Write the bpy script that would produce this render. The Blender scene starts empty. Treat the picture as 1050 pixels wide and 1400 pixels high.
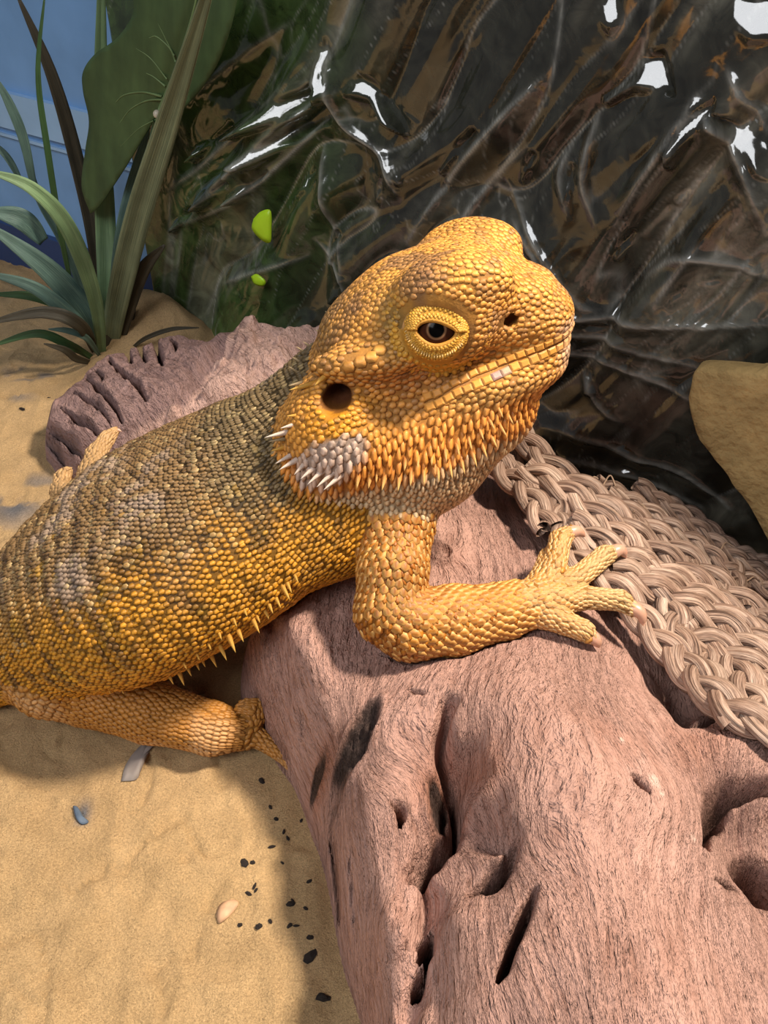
import bpy, math, random
import numpy as np
from mathutils import Matrix, Vector

# ------------------------------------------------------------------ camera, light, exposure
# All modelling below is in centimetres; S converts to metres.
S = 0.01
CAM_H, PITCH, FPX = 16.0, math.radians(40.0), 1300.0
sc = bpy.context.scene
col = sc.collection
cam_d = bpy.data.cameras.new('camera')
cam = bpy.data.objects.new('camera', cam_d)
col.objects.link(cam)
cam.location = (0, 0, CAM_H * S)
cam.rotation_euler = (math.pi / 2 - PITCH, 0, 0)
cam_d.sensor_fit = 'HORIZONTAL'
cam_d.sensor_width = 36.0
cam_d.lens = 36.0 * FPX / 1050.0
cam_d.clip_start = 0.002
cam_d.clip_end = 20
sc.camera = cam

world = bpy.data.worlds.new('world')
sc.world = world
world.use_nodes = True
world.node_tree.nodes['Background'].inputs[0].default_value = (0.95, 0.95, 1.0, 1)
world.node_tree.nodes['Background'].inputs[1].default_value = 0.16

def area(name, loc, target, size, power, color, shape='DISK'):
    l = bpy.data.lights.new(name, 'AREA')
    l.shape = shape; l.size = size * S; l.energy = power; l.color = color
    o = bpy.data.objects.new(name, l); col.objects.link(o)
    o.location = Vector(loc) * S
    o.rotation_euler = (Vector(target) - Vector(loc)).to_track_quat('-Z', 'Y').to_euler()
    return o
area('basking_lamp', (27, 14, 50), (0, 14, 2), 6.5, 8.2, (1.0, 0.88, 0.72))
area('cool_fill_panel', (-34, -28, 62), (-2, 16, 2), 34, 4.2, (0.95, 0.97, 1.0), 'SQUARE')  # added unseen cool light: fills the shade and puts glints on the sheet
sc.view_settings.view_transform = 'Standard'
sc.view_settings.look = 'None'
sc.view_settings.gamma = 1.0
sc.view_settings.use_curve_mapping = False
sc.view_settings.exposure = -0.38

# ------------------------------------------------------------------ design helpers
rng = np.random.default_rng(7)
random.seed(7)
CR = np.array([1.0, 0, 0])
CU = np.array([0, math.sin(PITCH), math.cos(PITCH)])
CF = np.array([0, math.cos(PITCH), -math.sin(PITCH)])
C0 = np.array([0, 0, CAM_H])
def ray(px, py):
    return CF + (px - 525.0) / FPX * CR - (py - 700.0) / FPX * CU
def D(px, py, d):            # point at a camera depth
    return C0 + d * ray(px, py)
def Z(px, py, z):            # point at a height
    r = ray(px, py); return C0 + (z - CAM_H) / r[2] * r
def Y(px, py, y):            # point at a distance into the tank
    r = ray(px, py); return C0 + y / r[1] * r
def proj(p):
    q = np.asarray(p) - C0
    d = q @ CF
    return 525 + FPX * (q @ CR) / d, 700 - FPX * (q @ CU) / d
def unit(v):
    v = np.asarray(v, float)
    return v / (np.linalg.norm(v, axis=-1, keepdims=True) + 1e-12)
def smooth(a, b, x):
    t = np.clip((x - a) / (b - a), 0, 1); return t * t * (3 - 2 * t)
def lin(r, g, b):
    c = np.array([r, g, b], float) / 255.0
    return np.where(c <= 0.04045, c / 12.92, ((c + 0.055) / 1.055) ** 2.4)

# value noise (vectorised)
_perm = np.random.default_rng(3).random((64, 64, 64)).astype(np.float32)
def vnoise(p):
    p = np.asarray(p, float)
    i = np.floor(p).astype(int); f = p - i; f = f * f * (3 - 2 * f)
    out = 0
    for dx in (0, 1):
        for dy in (0, 1):
            for dz in (0, 1):
                w = (f[..., 0] if dx else 1 - f[..., 0]) * (f[..., 1] if dy else 1 - f[..., 1]) * (f[..., 2] if dz else 1 - f[..., 2])
                out = out + w * _perm[(i[..., 0] + dx) % 64, (i[..., 1] + dy) % 64, (i[..., 2] + dz) % 64]
    return out * 2 - 1
def fbm(p, octv=4, gain=0.5):
    a, s, o = 1.0, 0.0, 0
    p = np.asarray(p, float)
    for k in range(octv):
        s = s + a * vnoise(p + 17.3 * k); p = p * 2.03; a *= gain
    return s
def xyz(x, y, z=0.0):
    return np.stack([x, y, np.broadcast_to(z, np.shape(x))], -1)

# ------------------------------------------------------------------ mesh / object helpers
def tag(o, label=None, cat=None, group=None, kind=None):
    if label: o['label'] = label
    if cat: o['category'] = cat
    if group: o['group'] = group
    if kind: o['kind'] = kind
    return o
ORG = {}
def thing(name, label, cat, loc, group=None):
    o = bpy.data.objects.new(name, None); col.objects.link(o)
    o.empty_display_size = 0.01
    o.location = Vector(loc) * S
    ORG[o.name] = np.array(loc, float)
    return tag(o, label, cat, group)
def mesh(name, v, f, cols=None, attrs=None, flat=False):
    me = bpy.data.meshes.new(name)
    v = np.ascontiguousarray(np.asarray(v, np.float32) * S)
    if isinstance(f, np.ndarray):
        n, k = f.shape
        me.vertices.add(len(v)); me.vertices.foreach_set('co', v.ravel())
        me.loops.add(n * k); me.loops.foreach_set('vertex_index', f.astype(np.int32).ravel())
        me.polygons.add(n)
        me.polygons.foreach_set('loop_start', np.arange(0, n * k, k, dtype=np.int32))
        me.update(calc_edges=True)
    else:
        me.from_pydata([tuple(map(float, q)) for q in v], [], f)
    if cols is not None:
        a = me.attributes.new('Col', 'FLOAT_COLOR', 'POINT')
        c = np.ones((len(v), 4), np.float32); c[:, :3] = cols
        a.data.foreach_set('color', c.ravel())
    for k, arr in (attrs or {}).items():
        a = me.attributes.new(k, 'FLOAT_VECTOR', 'POINT')
        a.data.foreach_set('vector', np.asarray(arr, np.float32).ravel())
    me.polygons.foreach_set('use_smooth', [not flat] * len(me.polygons))
    me.validate()
    return me
def obj(name, v, f, mat, parent=None, cols=None, attrs=None, flat=False, kind=None, origin=None):
    v = np.asarray(v, float)
    if parent is not None:
        base = ORG[parent.name]
    else:
        base = np.array(origin if origin is not None else (0, 0, 0), float)
    me = mesh(name, v - base, f, cols, attrs, flat)
    me.materials.append(mat)
    o = bpy.data.objects.new(name, me); col.objects.link(o)
    ORG[o.name] = base
    if parent is not None: o.parent = parent
    else: o.location = Vector(base) * S
    if kind: o['kind'] = kind
    return o
def grid_faces(nu, nv, wrap_u=False, wrap_v=False):
    i = np.arange(nu if wrap_u else nu - 1); j = np.arange(nv if wrap_v else nv - 1)
    I, J = np.meshgrid(i, j, indexing='ij')
    I1, J1 = (I + 1) % nu, (J + 1) % nv
    return np.stack([I * nv + J, I1 * nv + J, I1 * nv + J1, I * nv + J1], -1).reshape(-1, 4)
def catmull(P, n):
    P = np.asarray(P, float)
    if len(P) == 2:
        t = np.linspace(0, 1, n)[:, None]; return P[0] * (1 - t) + P[1] * t
    Q = np.vstack([2 * P[0] - P[1], P, 2 * P[-1] - P[-2]])
    t = np.linspace(0, len(P) - 1 - 1e-9, n); i = t.astype(int); f = (t - i)[:, None]
    a, b, c, d = Q[i], Q[i + 1], Q[i + 2], Q[i + 3]
    return 0.5 * (2 * b + (c - a) * f + (2 * a - 5 * b + 4 * c - d) * f ** 2 + (3 * b - a - 3 * c + d) * f ** 3)
def tube(path, rad, ns=8, up=(0, 0, 1), flatn=1.0, cap=True):
    path = np.asarray(path, float); n = len(path)
    rad = np.broadcast_to(rad, (n,))
    t = unit(np.gradient(path, axis=0))
    upv = np.broadcast_to(np.asarray(up, float), (n, 3))
    s = unit(np.cross(t, upv)); w = np.cross(s, t)
    a = np.linspace(0, 2 * math.pi, ns, endpoint=False)
    v = path[:, None] + rad[:, None, None] * (np.cos(a)[None, :, None] * s[:, None] + flatn * np.sin(a)[None, :, None] * w[:, None])
    f = grid_faces(n, ns, False, True)[:, ::-1].tolist()
    v = v.reshape(-1, 3)
    if cap:
        k = len(v); v = np.vstack([v, path[:1], path[-1:]])
        for j in range(ns):
            f.append([k, j, (j + 1) % ns]); f.append([k + 1, (n - 1) * ns + (j + 1) % ns, (n - 1) * ns + j])
    return v, f
def rbf(P, vals):
    P = np.asarray(P, float); n = len(P)
    def U(r2): return np.where(r2 < 1e-12, 0, 0.5 * r2 * np.log(r2 + 1e-20))
    A = np.zeros((n + 3, n + 3))
    A[:n, :n] = U(((P[:, None] - P[None]) ** 2).sum(-1)) + np.eye(n) * 0.02
    A[:n, n:] = np.hstack([np.ones((n, 1)), P]); A[n:, :n] = A[:n, n:].T
    w = np.linalg.solve(A, np.concatenate([np.asarray(vals, float), np.zeros(3)]))
    def fn(x, y):
        x = np.asarray(x, float); y = np.asarray(y, float)
        o = w[n] + w[n + 1] * x + w[n + 2] * y
        for k in range(n):
            o = o + w[k] * U((x - P[k, 0]) ** 2 + (y - P[k, 1]) ** 2)
        return o
    return fn
def poly_sd(poly, x, y):      # signed distance to polygon, positive inside
    poly = np.asarray(poly, float); d = np.full(np.shape(x), 1e9); ins = np.zeros(np.shape(x), bool)
    for k in range(len(poly)):
        a, b = poly[k - 1], poly[k]
        e = b - a; wx, wy = x - a[0], y - a[1]
        t = np.clip((wx * e[0] + wy * e[1]) / (e @ e), 0, 1)
        d = np.minimum(d, np.hypot(wx - t * e[0], wy - t * e[1]))
        c = ((a[1] > y) != (b[1] > y)) & (x < e[0] * (y - a[1]) / (e[1] + 1e-12) + a[0])
        ins ^= c
    return np.where(ins, d, -d)
def line_dist(pts, x, y):      # distance to polyline and parameter 0..1 along it
    pts = np.asarray(pts, float); d = np.full(np.shape(x), 1e9); tt = np.zeros(np.shape(x)); n = len(pts) - 1
    side = np.zeros(np.shape(x))
    for k in range(n):
        a, b = pts[k], pts[k + 1]; e = b - a; wx, wy = x - a[0], y - a[1]
        t = np.clip((wx * e[0] + wy * e[1]) / (e @ e + 1e-12), 0, 1)
        q = np.hypot(wx - t * e[0], wy - t * e[1]); m = q < d
        d = np.where(m, q, d); tt = np.where(m, (k + t) / n, tt)
        side = np.where(m, np.sign(e[0] * wy - e[1] * wx), side)
    return d, tt, side

# ------------------------------------------------------------------ material helpers
class NT:
    def __init__(self, name):
        self.m = bpy.data.materials.new(name); self.m.use_nodes = True
        self.t = self.m.node_tree; self.b = self.t.nodes['Principled BSDF']
    def n(self, typ, **kw):
        x = self.t.nodes.new(typ)
        for k, v in kw.items(): setattr(x, k, v)
        return x
    def l(self, a, b): self.t.links.new(a, b)
    def coords(self, scale=(100, 100, 100), attr=None):
        mp = self.n('ShaderNodeMapping'); mp.inputs['Scale'].default_value = scale
        if attr:
            a = self.n('ShaderNodeAttribute', attribute_name=attr); self.l(a.outputs['Vector'], mp.inputs['Vector'])
        else:
            g = self.n('ShaderNodeTexCoord'); self.l(g.outputs['Object'], mp.inputs['Vector'])
        return mp.outputs[0]
    def noise(self, vec, scale, detail=3, rough=0.5, dist=0.0):
        x = self.n('ShaderNodeTexNoise'); self.l(vec, x.inputs['Vector'])
        x.inputs['Scale'].default_value = scale; x.inputs['Detail'].default_value = detail
        x.inputs['Roughness'].default_value = rough; x.inputs['Distortion'].default_value = dist
        return x.outputs['Fac']
    def ramp(self, fac, stops):
        r = self.n('ShaderNodeValToRGB'); e = r.color_ramp.elements
        while len(e) < len(stops): e.new(0.5)
        for q, (p, c) in zip(e, stops): q.position = p; q.color = (*c, 1) if len(c) == 3 else c
        self.l(fac, r.inputs[0]); return r.outputs[0]
    def mix(self, fac, a, b, mode='MIX'):
        x = self.n('ShaderNodeMix', data_type='RGBA', blend_type=mode)
        for v, s in ((fac, 0), (a, 6), (b, 7)):
            if hasattr(v, 'is_linked'): self.l(v, x.inputs[s])
            else: x.inputs[s].default_value = v if s == 0 else (*v, 1)
        return x.outputs[2]
    def bump(self, h, strength, dist, prev=None):
        x = self.n('ShaderNodeBump'); x.inputs['Strength'].default_value = strength
        x.inputs['Distance'].default_value = dist * S; self.l(h, x.inputs['Height'])
        if prev is not None: self.l(prev, x.inputs['Normal'])
        return x.outputs[0]
    def col(self):
        return self.n('ShaderNodeAttribute', attribute_name='Col').outputs['Color']
    def set(self, **kw):
        for k, v in kw.items():
            s = self.b.inputs[k.replace('_', ' ')]
            if hasattr(v, 'is_linked'): self.l(v, s)
            else: s.default_value = (*v, 1) if isinstance(v, (tuple, list, np.ndarray)) and len(v) == 3 else v
        return self

def M_plain(name, c, rough=0.6, var=0.25, scale=2.0, bump=0.0, bscale=20, spec=0.4):
    t = NT(name); v = t.coords()
    c = np.array(c)
    k = t.ramp(t.noise(v, scale, 4), [(0.3, tuple(c * (1 - var))), (0.7, tuple(np.minimum(c * (1 + var), 1)))])
    t.set(Base_Color=k, Roughness=rough, Specular_IOR_Level=spec)
    if bump: t.set(Normal=t.bump(t.noise(v, bscale, 3), 0.6, bump))
    return t.m
def M_vcol(name, rough=0.55, var=0.12, scale=9.0, bump=0.012, bscale=30, spec=0.4, sss=0.0):
    t = NT(name); v = t.coords()
    k = t.mix(1.0, t.col(), t.ramp(t.noise(v, scale, 3), [(0.25, (1 - var,) * 3), (0.75, (1 + var,) * 3)]), 'MULTIPLY')
    t.set(Base_Color=k, Roughness=rough, Specular_IOR_Level=spec)
    if sss:
        t.set(Subsurface_Weight=sss, Subsurface_Scale=0.001)
    if bump: t.set(Normal=t.bump(t.noise(v, bscale, 2), 0.5, bump))
    return t.m

# ------------------------------------------------------------------ the tank: back wall
WA, WB = np.array([-14.4, 33.5]), np.array([9.5, 17.9])     # line of the back wall on the sand
WD = unit(WB - WA); WN = np.array([WD[1], -WD[0]])           # along, and out towards the viewer
if WN[1] > 0: WN = -WN
def wallp(u, out, z):     # u cm along the wall from WA
    q = WA + np.asarray(u)[..., None] * WD + np.asarray(out)[..., None] * WN
    return np.concatenate([q, np.asarray(z)[..., None]], -1)
def wall_box(name, u0, u1, o0, o1, z0, z1, mat, parent=None):
    v = wallp(np.array([u0, u1, u1, u0] * 2, float), np.array([o0, o0, o1, o1] * 2, float), np.array([z0] * 4 + [z1] * 4, float))
    f = [[0, 3, 2, 1], [4, 5, 6, 7], [0, 1, 5, 4], [1, 2, 6, 5], [2, 3, 7, 6], [3, 0, 4, 7]]
    return obj(name, v, f, mat, parent, flat=True)
m_blue = M_plain('blue_tub_plastic', lin(116, 158, 206), 0.45, 0.10, 0.6)
m_blue_l = M_plain('pale_blue_tub_rim', lin(150, 186, 222), 0.4, 0.08, 0.8)
m_blue_d = M_plain('navy_tub_plastic', lin(46, 66, 108), 0.45, 0.10, 0.8)
wb = wall_box('wall_back', -34, 44, -1.4, -0.6, -0.5, 24, m_blue); tag(wb, kind='structure')
t1 = wall_box('trim_1', -34, 14, -0.62, -0.40, 5.3, 6.5, m_blue_l); tag(t1, kind='structure')
t2 = wall_box('trim_2', -34, 14, -0.62, -0.47, 4.95, 5.05, m_blue_l); tag(t2, kind='structure')
t3 = wall_box('trim_3', -34, 14, -0.62, -0.35, -0.4, 1.6, m_blue_d); tag(t3, kind='structure')

# ------------------------------------------------------------------ sand floor
def sand_h(x, y):
    h = 0.10 * fbm(xyz(x * 0.35, y * 0.35, 1.3), 3) + 0.05 * fbm(xyz(x * 1.1 + 3, y * 0.9, 4.2), 3)
    rip = np.sin((x * 0.6 + y * 1.1) * 2.2 + 2.4 * fbm(xyz(x * 0.5, y * 0.5, 8.1), 2))
    h = h + 0.035 * rip * (0.5 + 0.5 * vnoise(xyz(x * 0.4, y * 0.4, 3.7)))
    rid = 1 - np.abs(fbm(xyz(x * 1.3, y * 0.8, 11.1), 3))
    h = h + 0.08 * rid ** 3 + 0.05 * fbm(xyz(x * 2.3, y * 1.9, 41.0), 3)
    # drag marks pulled through the sand
    w = np.abs(fbm(xyz(x * 0.9 + 0.5 * y, y * 0.45 - 0.3 * x, 21.0), 3))
    h = h - 0.12 * np.exp(-(w / 0.07) ** 2) * smooth(-0.1, 0.3, vnoise(xyz(x * 0.5, y * 0.5, 31.0)))
    # bank heaped against the back sheet
    for (px, z0, out, ru, rn, a) in ((245, 0.6, 1.0, 2.3, 1.2, 1.75), (215, 0.3, 2.2, 1.6, 1.2, 0.5)):
        r_ = ray(px, 420); n3 = np.array([WN[0], WN[1], 0]); a3 = np.array([WA[0], WA[1], 0]); p_ = C0 + ((a3 - C0) @ n3) / (r_ @ n3) * r_
        c_ = p_[:2] + WN * out; du_ = (x - c_[0]) * WD[0] + (y - c_[1]) * WD[1]; dn_ = (x - c_[0]) * WN[0] + (y - c_[1]) * WN[1]
        h = h + a * np.exp(-(du_ / ru) ** 2 - (dn_ / rn) ** 2)
    q_ = Z(20, 560, 0); h = h + 0.35 * np.exp(-((x - q_[0]) ** 2 + (y - q_[1]) ** 2) / 2.6 ** 2)
    return h
xs = np.arange(-30, 20.01, 0.085); ys = np.arange(-3.0, 46.01, 0.085)
GX, GY = np.meshgrid(xs, ys, indexing='ij')
SH = sand_h(GX, GY)
def sand_at(x, y): return float(sand_h(np.array([x]), np.array([y]))[0])
c_s = np.empty(GX.shape + (3,)); c_s[:] = lin(210, 176, 130)
pale = smooth(-0.4, 0.6, fbm(xyz(GX * 0.3, GY * 0.3, 5.5), 3))[..., None]
c_s = c_s * (0.93 + 0.14 * pale)
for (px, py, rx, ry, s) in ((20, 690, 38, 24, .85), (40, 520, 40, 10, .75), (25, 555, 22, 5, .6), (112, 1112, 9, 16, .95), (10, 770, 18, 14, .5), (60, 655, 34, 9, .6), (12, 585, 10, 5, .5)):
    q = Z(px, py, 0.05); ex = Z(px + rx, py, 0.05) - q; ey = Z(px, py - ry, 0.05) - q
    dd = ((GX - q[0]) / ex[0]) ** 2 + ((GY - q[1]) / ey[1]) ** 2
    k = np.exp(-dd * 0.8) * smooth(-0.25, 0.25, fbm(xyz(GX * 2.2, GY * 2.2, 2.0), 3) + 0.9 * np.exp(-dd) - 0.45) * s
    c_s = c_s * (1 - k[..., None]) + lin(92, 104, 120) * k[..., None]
t = NT('fine_yellow_sand'); v = t.coords()
k1 = t.ramp(t.noise(v, 28, 4, 0.7), [(0.3, (0.70, 0.68, 0.66)), (0.72, (1.22, 1.21, 1.20))])
k2 = t.ramp(t.noise(v, 1.1, 4), [(0.3, (0.93, 0.92, 0.90)), (0.7, (1.05, 1.05, 1.06))])
t.set(Base_Color=t.mix(1.0, t.mix(1.0, t.col(), k1, 'MULTIPLY'), k2, 'MULTIPLY'), Roughness=0.95, Specular_IOR_Level=0.15)
b1 = t.bump(t.noise(v, 1.8, 7, 0.7, 0.3), 0.8, 0.26)
t.set(Normal=t.bump(t.noise(v, 34, 3, 0.75), 0.8, 0.07, b1))
m_sand = t.m
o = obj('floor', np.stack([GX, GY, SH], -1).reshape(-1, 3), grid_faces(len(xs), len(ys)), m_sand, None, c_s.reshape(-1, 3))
tag(o, kind='structure')

# ------------------------------------------------------------------ crumpled plastic sheet on the back wall
fu = np.arange(8.2, 38, 0.055); fv = np.arange(-0.3, 13.5, 0.055)
FU, FV = np.meshgrid(fu, fv, indexing='ij')
def ridged(p, o=3): return 1 - np.abs(fbm(p, o))
q1 = FU * 0.50 + FV * 0.87; q2 = -FU * 0.87 + FV * 0.50        # long folds rising to the right
wx = 0.8 * fbm(xyz(FU * 0.22, FV * 0.22, 9.0), 2)
def crease(a, p=1.0): return np.abs(a) ** p
f_h = 0.75 * crease(fbm(xyz(q1 * 0.07 + wx * 0.2, q2 * 0.30 + wx * 0.6, 2.2), 2))
f_h = f_h + 0.30 * crease(fbm(xyz(q1 * 0.14 + wx * 0.5, q2 * 0.75 + wx * 0.5, 7.7), 2))
msk = smooth(-0.3, 0.4, vnoise(xyz(FU * 0.3, FV * 0.3, 1.0)))
f_h = f_h + 0.085 * crease(fbm(xyz(q1 * 0.35 + wx, q2 * 2.1 + wx, 5.0), 2)) * msk
f_h = f_h + 0.045 * crease(fbm(xyz(q1 * 0.7 + 2 * wx, q2 * 4.2, 15.0), 2)) * smooth(0.1, 0.7, vnoise(xyz(FU * 0.5 + 9, FV * 0.5, 4.0)))
left = np.exp(-((FU - 8.2) / 2.0) ** 2)
f_h = 0.10 + 0.85 * f_h * (1 - 0.8 * left)
f_h = f_h + 0.35 * np.exp(-(FV / 0.7) ** 2)
def on_wall(px, py):            # where a sight line meets the wall: (u, z)
    r = ray(px, py); n3 = np.array([WN[0], WN[1], 0]); a3 = np.array([WA[0], WA[1], 0]) + 0.4 * n3
    p = C0 + ((a3 - C0) @ n3) / (r @ n3) * r
    return (p[:2] - WA) @ WD, p[2], p
FOLDS = []
def fold_line(pts, amp, wid):
    global f_h
    L = catmull(np.array([on_wall(*q)[:2] for q in pts]), 8 * len(pts)); d, tt, sd = line_dist(L, FU, FV)
    FOLDS.append((L, 0.05))
    f_h = f_h + amp * np.exp(-(d / wid)) * np.sin(math.pi * np.clip(tt, .03, .97)) ** 0.5
fold_line([(700, 395), (790, 425), (890, 438), (1060, 446)], 0.30, 0.28)
fold_line([(720, 430), (850, 470), (960, 500)], 0.15, 0.15)
fold_line([(560, 330), (620, 240), (690, 160), (740, 110)], 0.28, 0.30)
fold_line([(850, 300), (900, 220), (960, 150), (1020, 230), (1050, 320)], 0.40, 0.30)
fold_line([(260, 300), (340, 220), (420, 150), (450, 90)], 0.45, 0.35)
fold_line([(450, 60), (470, 160), (520, 210), (545, 260)], 0.40, 0.30)
fold_line([(440, 200), (450, 280), (470, 380)], 0.30, 0.25)
for pts in ([(545, 500), (620, 330), (660, 260), (720, 200)], [(700, 300), (740, 350), (770, 400)], [(690, 250), (730, 320), (790, 400), (820, 420)], [(820, 300), (800, 250), (805, 200), (820, 150)], [(780, 290), (765, 240), (780, 200)], [(900, 340), (930, 280), (950, 250), (975, 225)], [(1000, 90), (1020, 130), (1050, 180)],
            [(240, 310), (330, 270), (420, 190), (470, 120)], [(270, 280), (330, 230), (420, 170)], [(230, 260), (300, 210), (400, 110)], [(240, 160), (330, 80), (400, 30)], [(430, 330), (460, 370), (480, 410)], [(300, 390), (350, 370), (420, 350)], [(740, 470), (850, 500), (960, 540)], [(760, 620), (860, 640), (960, 690)], [(880, 380), (930, 350), (1000, 360), (1050, 380)], [(900, 410), (925, 375), (960, 330)]):
    fold_line(pts, 0.12, 0.12)
fold_line([(740, 580), (830, 600), (930, 640), (1000, 690)], 0.14, 0.12)
fold_line([(800, 510), (815, 545), (850, 570)], 0.12, 0.08)
# facets tipped up so that they catch the added fill panel
FILL_POS = np.array([-34.0, -28.0, 62.0])
def facet(cx, cy, pts, spread=0.0):
    global f_h
    u0, z0, p0 = on_wall(cx, cy)
    P = np.array([on_wall(*q)[:2] for q in pts]); sd = poly_sd(P, FU, FV)
    n = unit(unit(C0 - p0) + unit(FILL_POS - p0)); wn = n @ np.array([WN[0], WN[1], 0])
    su, sv = -(n @ np.array([WD[0], WD[1], 0])) / wn, -n[2] / wn
    if spread: n = unit(n + rng.normal(0, 0.07, 3)); wn = n @ np.array([WN[0], WN[1], 0]); su, sv = -(n @ np.array([WD[0], WD[1], 0])) / wn, -n[2] / wn
    m = smooth(-0.12, 0.10, sd + 0.05 * fbm(xyz(FU * 2, FV * 2, 1.0), 2))
    i = np.argmin(np.abs(fu - u0)); j = np.argmin(np.abs(fv - z0))
    pl = f_h[i, j] + su * (FU - u0) + sv * (FV - z0)
    f_h = f_h * (1 - m) + pl * m
facet(895, 105, [(880, 80), (905, 76), (928, 124), (900, 126), (866, 122), (830, 138), (850, 122), (866, 105)])
facet(836, 18, [(824, -8), (846, -8), (846, 30), (836, 44), (826, 30)])
facet(450, 85, [(436, 85), (450, 52), (458, 72), (452, 100), (462, 122), (448, 135), (440, 110)])
facet(400, 160, [(330, 180), (380, 140), (440, 115), (430, 140), (380, 165)])
facet(405, 200, [(335, 215), (400, 170), (455, 140), (450, 165), (400, 195), (350, 225)])
facet(505, 115, [(480, 125), (500, 98), (515, 110), (545, 165), (552, 182), (530, 165), (510, 135)])
facet(1025, 30, [(1005, -5), (1060, -5), (1060, 45), (1030, 48), (1010, 25)])
facet(960, 165, [(920, 195), (950, 155), (985, 130), (985, 142), (950, 185), (925, 215)])
facet(1010, 180, [(985, 155), (1010, 165), (1040, 200), (1052, 240), (1035, 235), (1010, 195)])
for (cx, cy, ang, ln, wd) in ((630, 205, 52, 70, 7), (680, 150, 50, 60, 6), (600, 270, 58, 45, 5), (720, 230, 70, 40, 4), (780, 250, 80, 45, 4), (860, 330, 60, 40, 4), (900, 300, 55, 50, 5), (940, 260, 52, 40, 4), (1000, 110, -65, 60, 5), (1030, 140, -60, 50, 5),
                             (300, 260, 42, 60, 5), (250, 300, 45, 45, 4), (350, 250, 40, 60, 7), (420, 250, 60, 40, 6), (455, 340, 78, 40, 5), (460, 400, 60, 25, 6), (300, 190, 40, 70, 5), (760, 420, -25, 35, 4), (830, 450, -20, 50, 4), (740, 350, -50, 40, 3), (700, 320, -52, 40, 3), (900, 430, -8, 60, 4), (1000, 440, -3, 60, 5),
                             (880, 640, -22, 45, 3), (940, 655, -25, 50, 3), (970, 385, 15, 30, 4), (930, 400, 55, 30, 6), (1010, 375, -20, 30, 3), (560, 160, -35, 25, 3), (545, 230, -70, 30, 5), (520, 260, 75, 35, 5)):
    dx_, dy_ = math.cos(math.radians(ang)), -math.sin(math.radians(ang)); ex, ey = -dy_, dx_
    facet(cx, cy, [(cx - dx_ * ln / 2, cy - dy_ * ln / 2), (cx - ex * wd / 2, cy - ey * wd / 2), (cx + dx_ * ln / 2, cy + dy_ * ln / 2), (cx + ex * wd / 2, cy + ey * wd / 2)], 1.0)
facet(806, 525, [(800, 512), (806, 510), (814, 536), (802, 536)])
f_h = np.clip(f_h, 0.03, 1.5)
fp = wallp(FU, f_h, FV)
grn = smooth(18.5, 12.0, FU + 1.2 * fbm(xyz(FU * 0.4, FV * 0.4, 3.0), 2))[..., None]
c_f = lin(54, 54, 46) * (1 - grn) + lin(66, 88, 46) * grn
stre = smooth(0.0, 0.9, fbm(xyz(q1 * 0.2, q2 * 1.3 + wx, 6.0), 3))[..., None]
c_f = c_f * (1 - 0.6 * stre) + lin(124, 122, 108) * 0.6 * stre  # grey smear of hazy reflections painted into the film colour
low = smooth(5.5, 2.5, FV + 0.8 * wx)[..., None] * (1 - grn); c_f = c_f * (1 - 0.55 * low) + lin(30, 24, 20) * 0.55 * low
# silver reflection streaks painted into the film colour along folds and creases
def paint_glint(L, wid, amt):
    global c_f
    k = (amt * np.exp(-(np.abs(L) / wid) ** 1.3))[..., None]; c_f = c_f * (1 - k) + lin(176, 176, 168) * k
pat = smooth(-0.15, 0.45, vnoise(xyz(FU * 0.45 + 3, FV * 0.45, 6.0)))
paint_glint(fbm(xyz(q1 * 0.07 + wx * 0.2, q2 * 0.30 + wx * 0.6, 2.2), 2), 0.014, 0.6)
paint_glint(fbm(xyz(q1 * 0.14 + wx * 0.5, q2 * 0.75 + wx * 0.5, 7.7), 2), 0.022, 0.45 * pat)
paint_glint(fbm(xyz(q1 * 0.35 + wx, q2 * 2.1 + wx, 5.0), 2), 0.035, 0.35 * pat * msk)
paint_glint(fbm(xyz(q1 * 0.25 + wx * 2, q2 * 1.3 - wx, 25.0), 2), 0.02, 0.4 * (1 - pat))
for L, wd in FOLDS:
    d, tt, sd = line_dist(L, FU, FV); paint_glint(d, wd, 0.75 * np.sin(math.pi * np.clip(tt, .02, .98)) ** 0.5)
t = NT('crumpled_printed_film'); v = t.coords()
t.set(Base_Color=t.mix(1.0, t.col(), t.ramp(t.noise(v, 1.2, 5, 0.6, 1.5), [(0.3, (0.35,) * 3), (0.7, (1.25,) * 3)]), 'MULTIPLY'), Roughness=0.11, IOR=1.8)
t.set(Normal=t.bump(t.noise(v, 1.1, 2, 0.4, 1.5), 0.25, 0.06))
m_film = t.m
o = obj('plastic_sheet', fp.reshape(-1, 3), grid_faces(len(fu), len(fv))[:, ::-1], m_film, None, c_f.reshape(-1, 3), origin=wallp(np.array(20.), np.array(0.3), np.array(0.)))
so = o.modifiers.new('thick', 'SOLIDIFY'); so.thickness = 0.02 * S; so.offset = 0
tag(o, 'crumpled shiny plastic sheet printed dark brown and green, hung along the tank wall', 'plastic sheet')

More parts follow.
